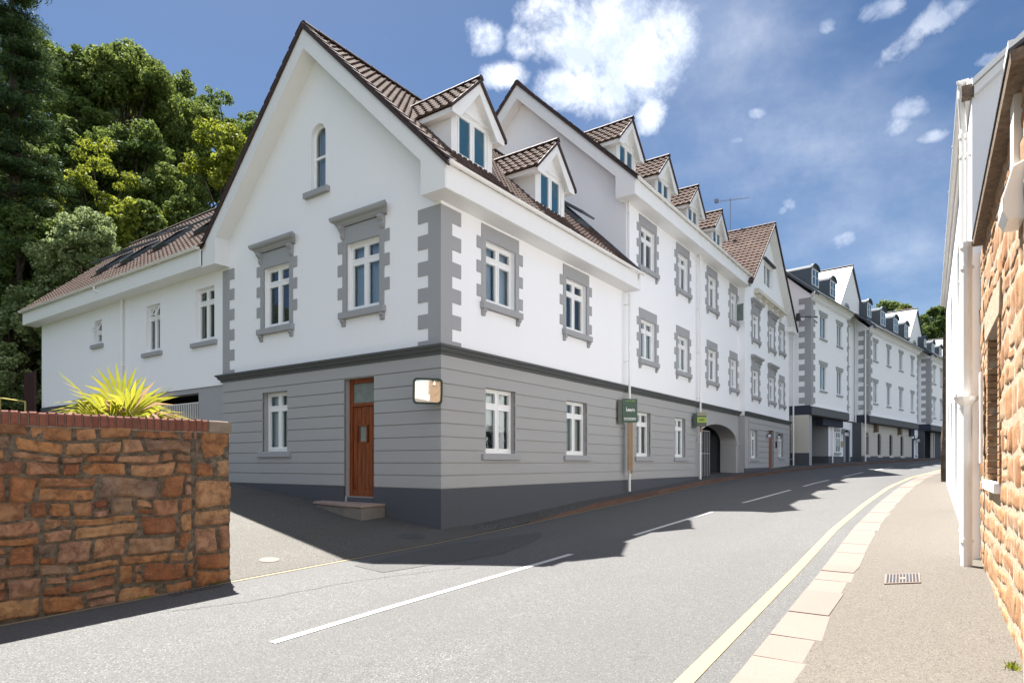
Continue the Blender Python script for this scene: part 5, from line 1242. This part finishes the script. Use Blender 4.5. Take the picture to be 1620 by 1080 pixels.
EF = Fr(ox, oy, WA + 90); rubble(gwall, 'end_stones', EF, 0.0, .42, -.42, 2.05, 'rust granite', 9, hmin=.2, hmax=.4, wmin=.2, wmax=.42, relief=.03)
m = MB(); m2 = MB(); rnd = random.Random(2); u = -9.0; CF = Fr(ox, oy, WA)
m2.box(CF, -9, .02, 2.01, 2.170, -.44, .022)
while u < -.06:
    wd = .068 + rnd.uniform(-.004, .004); z0 = 2.028 + rnd.uniform(-.006, .006)
    if u > -.45: m.cur = 0
    pr = [(z0, -.445), (z0, .03 + rnd.uniform(-.004, .006))]
    for k in range(6): a = R(90 * k / 5); pr.append((z0 + .110 + .045 * math.sin(a), .005 + .03 * math.cos(a)))
    for k in range(6): a = R(90 + 90 * k / 5); pr.append((z0 + .110 + .045 * math.sin(a), -.42 + .03 * math.cos(a)))
    if u < -.30: m.extr(CF, pr, u, u + wd)
    else: m2.extr(CF, [(v - .004, w_ + (.004 if w_ > -.2 else -.004)) for v, w_ in pr], u, u + wd + .02)
    u += wd + .019
m.build('brick_coping', 'coping brick', gwall, bevel=.006); m2.build('coping_mortar', 'lime mortar', gwall)

# ------------------------------------------------------------------ right-hand side of the street
RF = Fr(.5, -8.986, 182.3)
stone_h = thing('stone_house', 'old orange rubble stone house in full sun at the right edge', 'house', (-2, -9.4, 0))
sk = lambda u, v: (1.00 < u < 2.40 and 1.38 < v < 3.2)
SW = lambda u, v, w: RF(u, v, w - .10)
m = MB(); m.wall(SW, rect(-.42, 5.5, -1, 4.5), [rect(1.03, 2.37, 1.40, 3.05)], depth=.35); m.build('wall', 'sandy mortar', stone_h)
rubble(stone_h, 'stonework', SW, -.41, 5.2, -.15, 4.5, 'pale rubble stone', 21, hmin=.14, hmax=.36, wmin=.16, wmax=.55, relief=.010, joint=.004, edge=.006, nf=.5, skip=lambda u, v: .86 < u < 2.55 and 1.25 < v < 3.35, nu=8, nv=6)
rnd = random.Random(8)       # brick dressings round the window
for a in (.88, 2.37):
    m = MB(); v = 1.40
    while v < 3.04: m.box(SW, a + rnd.uniform(-.01, .0), a + .14 + rnd.uniform(0, .05), v, v + .066, -.12, .02); v += .078
    m.build('brick_jamb', 'pale rubble stone', stone_h, bevel=.005)
m = MB(); m.prism(SW, [(.80, 3.06), (2.62, 3.06), (2.75, 3.40), (.68, 3.40)], -.12, .03); m.build('lintel', 'sandy mortar', stone_h, bevel=.01)
m = MB(); m.box(SW, .95, 2.45, 1.29, 1.40, -.3, .06); m.build('sill', 'white render', stone_h, bevel=.01)
m = MB(); m.box(SW, 1.04, 2.36, 1.41, 3.04, -.34, -.30); m.build('window', 'white upvc', stone_h)
m = MB(); m.box(SW, 1.14, 2.26, 1.5, 2.95, -.299, -.29); m.build('pane', 'window glass', stone_h)
m = MB(); m.prism(lambda a, b, c: RF(c, b, a), [(.015, 4.44), (.02, 4.52), (-.5, 4.62), (-.5, 4.48), (-.11, 4.44)], .12, 4.75); m.build('eaves_stone', 'soffit stone', stone_h)
m = MB(); m.prism(lambda a, b, c: RF(c, b, a), [(.03, 4.53), (-4.5, 7.4), (-4.5, 7.46), (.03, 4.56)], .12, 4.7)
m.build('roof', 'dark slate', stone_h)
m = MB(); m.box(SW, .30, .52, 1.6, 2.75, .03, .06); tag(m.build('notice_panel', 'white board'), 'small white panel fixed to the stone wall beside the downpipe', 'panel')
white_h = thing('white_house', 'sunlit white rendered house with white gutter and downpipes beyond the stone house', 'house', (6, -9.2, 0))
WL = 15.6
m = MB(); Rw = [(3.9, 5.2, 1.75, 3.35), (5.75, 7.3, .62, 3.1), (9.0, 10.4, 1.75, 3.2), (12.0, 13.3, 1.9, 3.3), (4.6, 5.9, 4.5, 6.0), (9.2, 10.6, 4.5, 6.0), (12.4, 13.6, 4.5, 6.0)]
m.wall(RF, rect(-WL, -.42, -1, 6.95), [rect(-b, -a, c, d) for a, b, c, d in Rw], depth=.30)
m.poly(Fr(.92, -8.97, -92.3), [(0, 0), (-.0, 6.86), (0.02, 6.9), (3.9, 10.2), (8, 6.8), (8, 0)], 0) if False else None
GE = lambda a, b: RF(-.42, b, -a)
pts = [(0, -1), (0, 6.70), (4.0, 9.95), (8.0, 6.7), (8.0, -1)]; n = m.add([GE(*q) for q in pts]); m.face([n + i for i in range(5)])
GE2 = lambda a, b: RF(-WL, b, -a); n = m.add([GE2(*q) for q in pts]); m.face([n + i for i in range(5)])
m.build('wall', 'white render', white_h)
for a, b, c, d in Rw:
    if c < 1: 
        k = MB(); k.box(RF, -b, -a, c, d, -.22, -.16); k.build('door', 'trim grey', white_h)
    else: window(white_h, RF, -b, -a, c, d, depth=.24, top=0, curtain='pale', sill=None, far=True)
m = MB(); cf = lambda a, b, c: RF(c, b, -a)
m.prism(cf, [(.02, 6.76), (.02, 6.64), (4.0, 9.90), (4.0, 10.06)], -.50, -.30); m.prism(cf, [(.0, 6.84), (4.0, 10.12), (4.0, 10.04), (.0, 6.76)], -.52, -.25); m.build('gable_coping', 'white board', white_h)
m = MB(); m.box(RF, -.50, -.32, 6.66, 6.80, -.02, .12); m.build('eaves_block', 'soffit stone', white_h)
m = MB(); m.prism(cf, [(.0, 6.72), (4.0, 9.95), (4.0, 10.0), (.0, 6.8)], -WL - .1, -.53); m.prism(cf, [(4.0, 9.95), (8.1, 6.7), (8.1, 6.8), (4.0, 10.0)], -WL - .1, -.47); m.build('roof', 'dark slate', white_h)
m = MB(); m.box(RF, -WL - .1, -.5, 6.86, 6.96, 0, .06); m.build('fascia', 'white gutter', white_h)
gutter(white_h, RF, -WL - .3, -.55, 7.0, .10, .06)
pipe(white_h, RF, -.82, 6.3, .16, w=.085, r=.045, neck=(-.75, 6.95, .11)); pipe(white_h, RF, -.60, 6.2, .2, w=.05, r=.022)
pipe(stone_h, RF, .13, 4.45, .14, w=.085, r=.066)
m = MB(); n = 10
for (v0, v1_, r0, r1) in ((2.42, 2.47, .13, .15), (2.36, 2.42, .075, .13)):
    m.tube([RF(.13, v0, .085), RF(.13, v1_, .085)], [r0, r1], 12)
m.build('pipe_collar', 'white gutter', stone_h)
cream_h = thing('cream_house', 'cream rendered house end with slate capping and gutter hopper at the upper right edge', 'house', (-5, -9.6, 0))
m = MB(); m.box(RF, 5.62, 22, -1, 4.4, -6, -.12); m.build('wall', 'cream render', cream_h)
m = MB(); m.box(RF, 3.98, 4.24, 3.80, 4.55, -.7, -.045); m.build('oriel_cheek', 'cream render', cream_h)
m = MB(); m.box(RF, 3.90, 4.26, 4.56, 4.74, -.9, .0); m.build('slate_capping', 'dark slate', cream_h, bevel=.006)
m = MB(); m.box(RF, 3.90, 4.25, 4.745, 4.86, -.9, -.01); m.prism(cf, [(.07, 4.86), (.10, 4.86), (1.2, 5.65), (1.2, 5.55)], 3.9, 4.2); m.build('white_flashing', 'white board', cream_h)
m = MB(); m.prism(cf, [(.12, 3.90), (.03, 3.86), (-.035, 3.62), (-.035, 3.52), (.0, 3.45), (.12, 3.45)], 4.0, 4.34); m.build('gutter_hopper', 'white gutter', cream_h, bevel=.012)
m = MB(); m.box(RF, 5.22, 5.6, -.2, 1.34, -.14, -.01); m.build('painted_pier', 'white render', cream_h, bevel=.01)
# rough stone pier past the white house
pier = MB(); rnd = random.Random(12); q = []
P = Vector((17.3, -8.32, 0)); nn = 9
for k in range(nn + 1):
    z = .7 + 5.4 * k / nn; s = 1 - .55 * k / nn
    q.append(pier.add([(P.x + dx * (1 + .05 * rnd.uniform(-1, 1)), P.y + .0 + dy * s + rnd.uniform(-.03, .03), z) for dx, dy in ((-.2, -.8), (-.2, .14), (.35, .16), (.35, -.8))]))
for a, b in zip(q, q[1:]):
    for i in range(4): j = (i + 1) % 4; pier.face((a + i, a + j, b + j, b + i))
pier.face([q[-1] + i for i in range(4)])
o = pier.build('stone_pier', 'old stone pier'); tag(o, 'dark rough stone pier tapering up beside the far end of the white house', 'pier')

# ------------------------------------------------------------------ planting
def leaves(m, c, r, n, size, rnd, flat=.8, droop=.0, elong=1.7, shell=.55):
    """n leaf blades scattered through an ellipsoid, thicker towards the outside"""
    cx, cy, cz = c; rx, ry, rz = r
    for _ in range(n):
        while True:
            x, y, z = rnd.uniform(-1, 1), rnd.uniform(-1, 1), rnd.uniform(-1, 1); d = x * x + y * y + z * z
            if d < 1 and (d > shell * shell or rnd.random() < .35): break
        p = Vector((cx + x * rx, cy + y * ry, cz + z * rz))
        out = Vector((x, y, z * .8 + .35)) + Vector((rnd.gauss(0, .5), rnd.gauss(0, .5), rnd.gauss(0, .5)))
        out.normalize(); a = out.orthogonal().normalized(); a = (Matrix.Rotation(rnd.uniform(0, 6.28), 3, out) @ a); b = out.cross(a)
        s = size * rnd.uniform(.6, 1.4); L = s * elong
        n0 = m.add([p - a * s * .5, p + b * L * .5 - a * 0, p + a * s * .5, p - b * L * .5]); m.face((n0, n0 + 1, n0 + 2, n0 + 3))
def tree(name, label, cat, x, y, z, H, Rc, mat, seed, lobes=14, leaf=.20, dens=1.0, crown0=.30, trunk=.22, squash=1.0, group='trees on the wooded bank', elong=1.6, clump=.30, top=.5):
    rnd = random.Random(seed); t = thing(name, label, cat, (x, y, z), group)
    cz = z + H * (crown0 + (1 - crown0) * .5); ch = H * (1 - crown0) * .5
    tr = MB(); pts = [Vector((x, y, z - .5))]
    for k in range(1, 6): pts.append(Vector((x + rnd.uniform(-.25, .25), y + rnd.uniform(-.25, .25), z + H * .75 * k / 5)))
    tr.tube(pts, [trunk * (1 - .16 * k) for k in range(6)], 8)
    cr = MB(); cents = []
    for i in range(int(lobes * 1.5)):
        th = rnd.uniform(0, 6.283); ph = rnd.uniform(-1, 1); rr = (1 - ph * ph) ** .5 * rnd.uniform(.45, .95)
        wd = 1.0 if ph < 0 else 1 - top * ph
        c = Vector((x + math.cos(th) * rr * Rc * wd, y + math.sin(th) * rr * Rc * wd, cz + ph * ch * .82)); cents.append(c)
        b = pts[min(5, max(2, int((c.z - z) / H * 5)))]
        mid = b.lerp(c, .5) + Vector((0, 0, .3)); tr.tube([b, mid, c], [trunk * .38, trunk * .22, trunk * .08], 5, cap=False)
        R0 = Rc * rnd.uniform(.20, .40)
        # sub-clumps give the lobe an uneven, open outline
        k = 9
        for _ in range(k):
            d = Vector((rnd.gauss(0, 1), rnd.gauss(0, 1), rnd.gauss(0, 1) * .8)).normalized() * R0 * rnd.uniform(.45, 1.05); q = c + d; r2 = R0 * clump * rnd.uniform(.7, 1.5)
            n = int(dens * 34 * (r2 / leaf) ** 1.6 * .36) + 12
            leaves(cr, q, (r2 * 1.25, r2 * 1.25, r2 * .8), n, leaf, rnd, elong=elong)
        leaves(cr, c, (R0 * .9, R0 * .9, R0 * .7), int(dens * 60), leaf * 1.15, rnd, elong=elong)
    tr.build('trunk', 'bark', t, smooth=True); cr.build('crown', mat, t); return t
def at(px, D): p = bearing(px, D); return p.x, p.y, hill(p.x, p.y)
def top_tree(name, label, px, D, ytop, wpx, mat, seed, **k):
    """tree whose crown reaches the height seen at ytop and is wpx wide"""
    x, y, z = at(px, D); H = 1.6 + (732 - ytop) / 1013 * D - z; k['leaf'] = k.get('leaf', .2) * .68; k['dens'] = k.get('dens', 1) * 1.25; k.setdefault('top', .35); return tree(name, label, 'tree', x, y, z, H, wpx * 1.15 / 2 / 1013 * D, mat, seed, **k)
top_tree('broadleaf_tree', 'large mid green tree rounding off the skyline of the wooded bank', 205, 46, 55, 190, 'leaf mid', 31, lobes=34, leaf=.20, dens=1.3, crown0=.12)
top_tree('broadleaf_tree', 'tall dark green tree between the pine and the skyline tree', 125, 44, 62, 130, 'leaf deep', 32, lobes=24, leaf=.2, dens=1.2, crown0=.1)
top_tree('broadleaf_tree', 'grey-green tree with an airy top just above the house verge', 356, 54, 135, 110, 'leaf deep', 33, lobes=18, leaf=.17, dens=.9, crown0=.2)
top_tree('broadleaf_tree', 'mid green tree at the right shoulder of the skyline tree', 290, 50, 108, 110, 'leaf mid', 44, lobes=22, leaf=.18, dens=1.1, crown0=.15)
top_tree('broadleaf_tree', 'bright yellow-green leafy tree directly behind the gable verge', 348, 38, 172, 150, 'leaf lime', 34, lobes=26, leaf=.17, dens=1.2, crown0=.12)
top_tree('broadleaf_tree', 'thin yellow-green tree with bare forked limbs in a dark gap', 163, 36, 192, 135, 'leaf lime', 35, lobes=16, leaf=.15, dens=.75, crown0=.25)
top_tree('broadleaf_tree', 'dull olive tree between the two yellow-green trees', 250, 40, 235, 130, 'leaf mid', 36, lobes=22, leaf=.17, dens=1.1, crown0=.1)
top_tree('broadleaf_tree', 'deep green tree filling the shade below the skyline tree', 215, 41, 170, 150, 'leaf deep', 45, lobes=24, leaf=.2, dens=1.1, crown0=.1)
top_tree('broadleaf_tree', 'dark tree behind the low white house roof', 300, 36, 275, 120, 'leaf deep', 37, lobes=18, leaf=.17, dens=1.1, crown0=.05)
top_tree('evergreen_shrub', 'large glossy pale green shrub rising above the low tiled roof', 140, 30, 328, 170, 'leaf pale', 38, lobes=30, leaf=.13, dens=1.5, crown0=.02, top=.3)
top_tree('evergreen_shrub', 'pale green shrub at the left edge beside the low house', 22, 28.5, 475, 130, 'leaf pale', 39, lobes=22, leaf=.12, dens=1.5, crown0=.02, top=.2)
top_tree('evergreen_shrub', 'dark leafy shrub halfway up the left edge', 35, 31, 300, 140, 'leaf deep', 40, lobes=24, leaf=.15, dens=1.3, crown0=.05)
top_tree('evergreen_shrub', 'small yellow-tinged bush between the pine and the pale shrub', 75, 34, 262, 110, 'leaf mid', 46, lobes=18, leaf=.15, dens=1.2, crown0=.05)
top_tree('broadleaf_tree', 'shaded tree standing off to the left of the picture edge', -70, 34, 120, 190, 'leaf deep', 47, lobes=22, leaf=.2, dens=1, crown0=.1)
for px, D, yt, w_, mt, sd_, lab in ((60, 56, 40, 150, 'leaf deep', 71, 'dark tree on the skyline behind the pine'), (160, 60, 62, 150, 'leaf mid', 72, 'skyline tree half hidden left of the rounded one'), (255, 60, 92, 120, 'leaf mid', 73, 'skyline tree on the slope down to the right'),
        (320, 60, 148, 110, 'leaf deep', 74, 'dark skyline tree above the yellow-green tree'), (400, 56, 165, 90, 'leaf deep', 75, 'dark tree mostly behind the gable'), (110, 40, 170, 130, 'leaf deep', 76, 'dark tree in the shaded hollow'), (60, 37, 200, 130, 'leaf mid', 77, 'mid green tree low on the left slope'),
        (240, 34, 300, 110, 'leaf mid', 78, 'leafy bush just above the house ridge'), (195, 33, 300, 90, 'leaf lime', 79, 'small yellow-green bush behind the pale shrub'), (0, 40, 150, 120, 'leaf deep', 80, 'dark tree behind the pine at the picture edge')):
    top_tree('broadleaf_tree', lab, px, D, yt, w_, mt, sd_, lobes=26, leaf=.19, dens=1.15, crown0=.05)
m = MB(); rnd = random.Random(99)
for _ in range(9000):
    X = rnd.uniform(-14, 26); Y = rnd.uniform(23.5, 56); z = hill(X, Y)
    leaves(m, (X, Y, z + .35), (.5, .5, .5), 9, .20, rnd)
tag(m.build('undergrowth', 'leaf mid'), 'dark ivy and undergrowth covering the bank', 'undergrowth', kind='stuff')
def pine(px, D, ytop, wpx, seed):
    rnd = random.Random(seed); x, y, z = at(px, D); H = 1.6 + (732 - ytop) / 1013 * D - z; Rc = wpx / 2 / 1013 * D
    t = thing('pine_tree', 'tall dark pine with layered drooping branches at the top left corner', 'tree', (x, y, z), 'trees on the wooded bank')
    tr = MB(); cr = MB(); tr.tube([(x, y, z - .5), (x + .2, y, z + H * .5), (x, y + .1, z + H * .97)], [.38, .26, .06], 9)
    lv = 0.22
    while lv < 1.0:
        nb = rnd.randint(4, 6); z0 = z + H * lv; ext = Rc * (1.05 - .75 * max(0, lv - .45) / .55) * rnd.uniform(.75, 1.1)
        for b in range(nb):
            th = rnd.uniform(0, 6.283); L = ext * rnd.uniform(.7, 1.15); p0 = Vector((x, y, z0)); p1 = p0 + Vector((math.cos(th) * L * .55, math.sin(th) * L * .55, L * .10)); p2 = p0 + Vector((math.cos(th) * L, math.sin(th) * L, L * .06 - .1))
            tr.tube([p0, p1, p2], [.08, .05, .02], 5, cap=False)
            for k in range(9):
                f = .22 + .78 * k / 8; q = p0.lerp(p1, f * 2) if f < .5 else p1.lerp(p2, f * 2 - 1)
                q = q + Vector((rnd.gauss(0, .28), rnd.gauss(0, .28), rnd.gauss(.05, .12)))
                leaves(cr, q, (.60, .60, .22), 60, .05, rnd, elong=6, shell=.2)
        lv += .045
    tr.build('trunk', 'bark', t, smooth=True); cr.build('crown', 'leaf pine', t)
pine(18, 33, -90, 165, 51)
# trees and terraces past the far end of the street
for px, D, yt, w_, mt, sd_, lab in ((1405, 92, 470, 66, 'leaf mid', 61, 'rounded green tree above the second slate roof'), (1434, 98, 478, 26, 'leaf mid', 62, 'small bushy tree right of the rounded tree on the skyline'), (1475, 98, 486, 40, 'leaf deep', 63, 'dark sprawling tree above the far terraces'), (1500, 99, 470, 40, 'leaf deep', 66, 'sparse dark tree beside the white gutter'), (1385, 100, 482, 40, 'leaf deep', 64, 'darker tree at the left of the far skyline'), (1455, 105, 500, 60, 'leaf mid', 65, 'low green tree behind the far chimneys')):
    top_tree('hill_tree', lab, px, D, yt, w_, mt, sd_, lobes=14, leaf=.28, dens=.9, crown0=.35, group='trees on the far hill')
for px, lab in ((1429, 'left brown chimney stack on the far skyline'), (1437, 'right brown chimney stack on the far skyline')):
    p = bearing(px, 88); t = thing('chimney_stack', lab, 'chimney', (p.x, p.y, 18), 'far chimneys'); m = MB(); m.box(WLD, p.x - .5, p.x + .5, 18, 22.1, p.y - .4, p.y + .4); m.box(WLD, p.x - .6, p.x + .6, 22.1, 22.3, p.y - .5, p.y + .5)
    m.build('stack', 'coping brick', t); m = MB()
    for k in (-.25, .25): m.tube([(p.x + k, p.y, 22.3), (p.x + k, p.y, 22.9)], [.16, .12], 8)
    m.build('chimney_pot', 'coping brick', t)
t = thing('terraced_flats', 'stepped pale terraces stacked on the far hill under the trees', 'building', tuple(bearing(1482, 80, 8)))
fr = Fr(*bearing(1470, 80).xy, -55)
m = MB()
for k in range(6): m.box(fr, -1 + k * .3, 6, 8.4 + k * 1.75, 9.3 + k * 1.75, -4 - k * 1.2, -k * 1.2)
m.build('balcony_band', 'concrete ledge', t)
m = MB(); m.box(fr, -.5, 6, 6, 18.0, -9, -7.3); m.build('wall', 'soffit stone', t)
# palm on the garden bed
t = thing('fan_palm', 'low yellow-green fan palm spreading above the brick coping', 'palm', (-5.75, .75, 1.88))
rnd = random.Random(77); cr = MB(); dry = MB(); st = MB(); C0 = Vector((-5.80, .82, 1.96))
fronds = [(-95, 10), (-75, 30), (-55, 50), (5, 80), (50, 48), (78, 24), (98, 10), (150, 50), (-150, 44), (180, 20), (0, 35), (-40, 18), (38, 16), (70, 4), (-80, 2), (-60, -4), (60, -4), (-100, 34), (105, 34)]
for az, el in fronds:
    a = R(az); # 0 = sideways across the view is +-90
    side = RT * math.sin(a) - FW * math.cos(a) * .9; d = (side * math.cos(R(el)) + Vector((0, 0, 1)) * math.sin(R(el))).normalized()
    L0 = rnd.uniform(.26, .42); hub = C0 + d * L0; st.tube([C0 - Vector((0, 0, .15)), hub], .009, 5)
    nrm_ = d.cross(Vector((0, 0, 1)).cross(d)).normalized(); acr = d.cross(nrm_)
    nb = 17; spread = 165; LL = rnd.uniform(.70, .88)
    for k in range(nb):
        t_ = k / (nb - 1) * 2 - 1; an = R(spread / 2 * t_); dd = d * math.cos(an) + acr * math.sin(an); Lb_ = LL * (1 - .25 * t_ * t_) * rnd.uniform(.9, 1.05)
        tip = hub + dd * Lb_ - Vector((0, 0, rnd.uniform(.03, .09) + .16 * abs(t_) + (.12 if el < 40 else 0))) + nrm_ * rnd.uniform(-.02, .02); mid = hub + dd * Lb_ * .55 + nrm_ * .012; w_ = dd.cross(nrm_).normalized() * .030
        tgt = dry if rnd.random() < (.3 if el < 32 else .06) else cr
        n = tgt.add([hub, mid - w_, mid + w_, tip, mid + nrm_ * -.006]); tgt.face((n, n + 1, n + 4)); tgt.face((n, n + 4, n + 2)); tgt.face((n + 1, n + 3, n + 4)); tgt.face((n + 4, n + 3, n + 2))
for _ in range(260):
    p = C0 + Vector((rnd.gauss(0, .45), rnd.gauss(0, .35), rnd.uniform(0, .16))); d = Vector((rnd.gauss(0, 1), rnd.gauss(0, 1), rnd.uniform(0, 1))).normalized() * rnd.uniform(.10, .25); s = d.orthogonal().normalized() * .008
    n = cr.add([p, p + d * .5 + s, p + d, p + d * .5 - s]); cr.face((n, n + 1, n + 2, n + 3))
cr.build('frond', 'leaf palm', t); dry.build('dry_frond', 'leaf dry', t); st.build('leaf_stalk', 'leaf dry', t)
# brown panel fence and yellow handrail beyond the low house
p = bearing(52, 25.6); q = bearing(64, 25.0)
t = thing('panel_fence', 'dark brown metal panel fence at the far end of the low white house', 'fence', (p.x, p.y, 2.6)); m = MB(); F = Fr(-.2, 21.3, -90)
m.box(F, -1.1, 0, 2.0, 5.25, -.05, 0)
for k in range(8): m.box(F, -1.08 + k * .137, -1.03 + k * .137, 2.0, 5.25, .0, .03)
m.build('panel', 'rust fence', t)
p = bearing(42, 24); t = thing('handrail', 'yellow painted handrail in the shade at the left edge', 'handrail', (p.x, p.y, 2.5)); pts = [bearing(-30, 25, 4.15), bearing(0, 24.5, 4.08), bearing(40, 24, 3.90), bearing(40, 24, 2.6)]
m = MB(); m.tube(pts, .03, 7); m.build('rail', 'rail yellow', t); m = MB(); m.tube([bearing(0, 24.5, 4.08), bearing(0, 24.5, 2.6)], .03, 6); m.build('upright', 'rail yellow', t)
# weeds at the foot of the stone house and in the gutter
m = MB(); rnd = random.Random(5)
for (x, y, r, k) in ((-4.0, -9.18, .04, 60), (-5.2, -.55, .05, 60), (-6.1, -.5, .05, 40), (2.0, -8.86, .04, 30)):
    for _ in range(k):
        p = Vector((x + rnd.gauss(0, r), y + rnd.gauss(0, r * .4), prof(x) + (.09 if y < -5 else .0))); d = Vector((rnd.gauss(0, .5), rnd.gauss(0, .5), 1)).normalized() * rnd.uniform(.02, .065); s = d.orthogonal().normalized() * .006
        n = m.add([p, p + d * .5 + s, p + d, p + d * .5 - s]); m.face((n, n + 1, n + 2, n + 3))
tag(m.build('weeds', 'leaf lime'), 'small green weeds along the foot of the walls', 'weeds', kind='stuff')
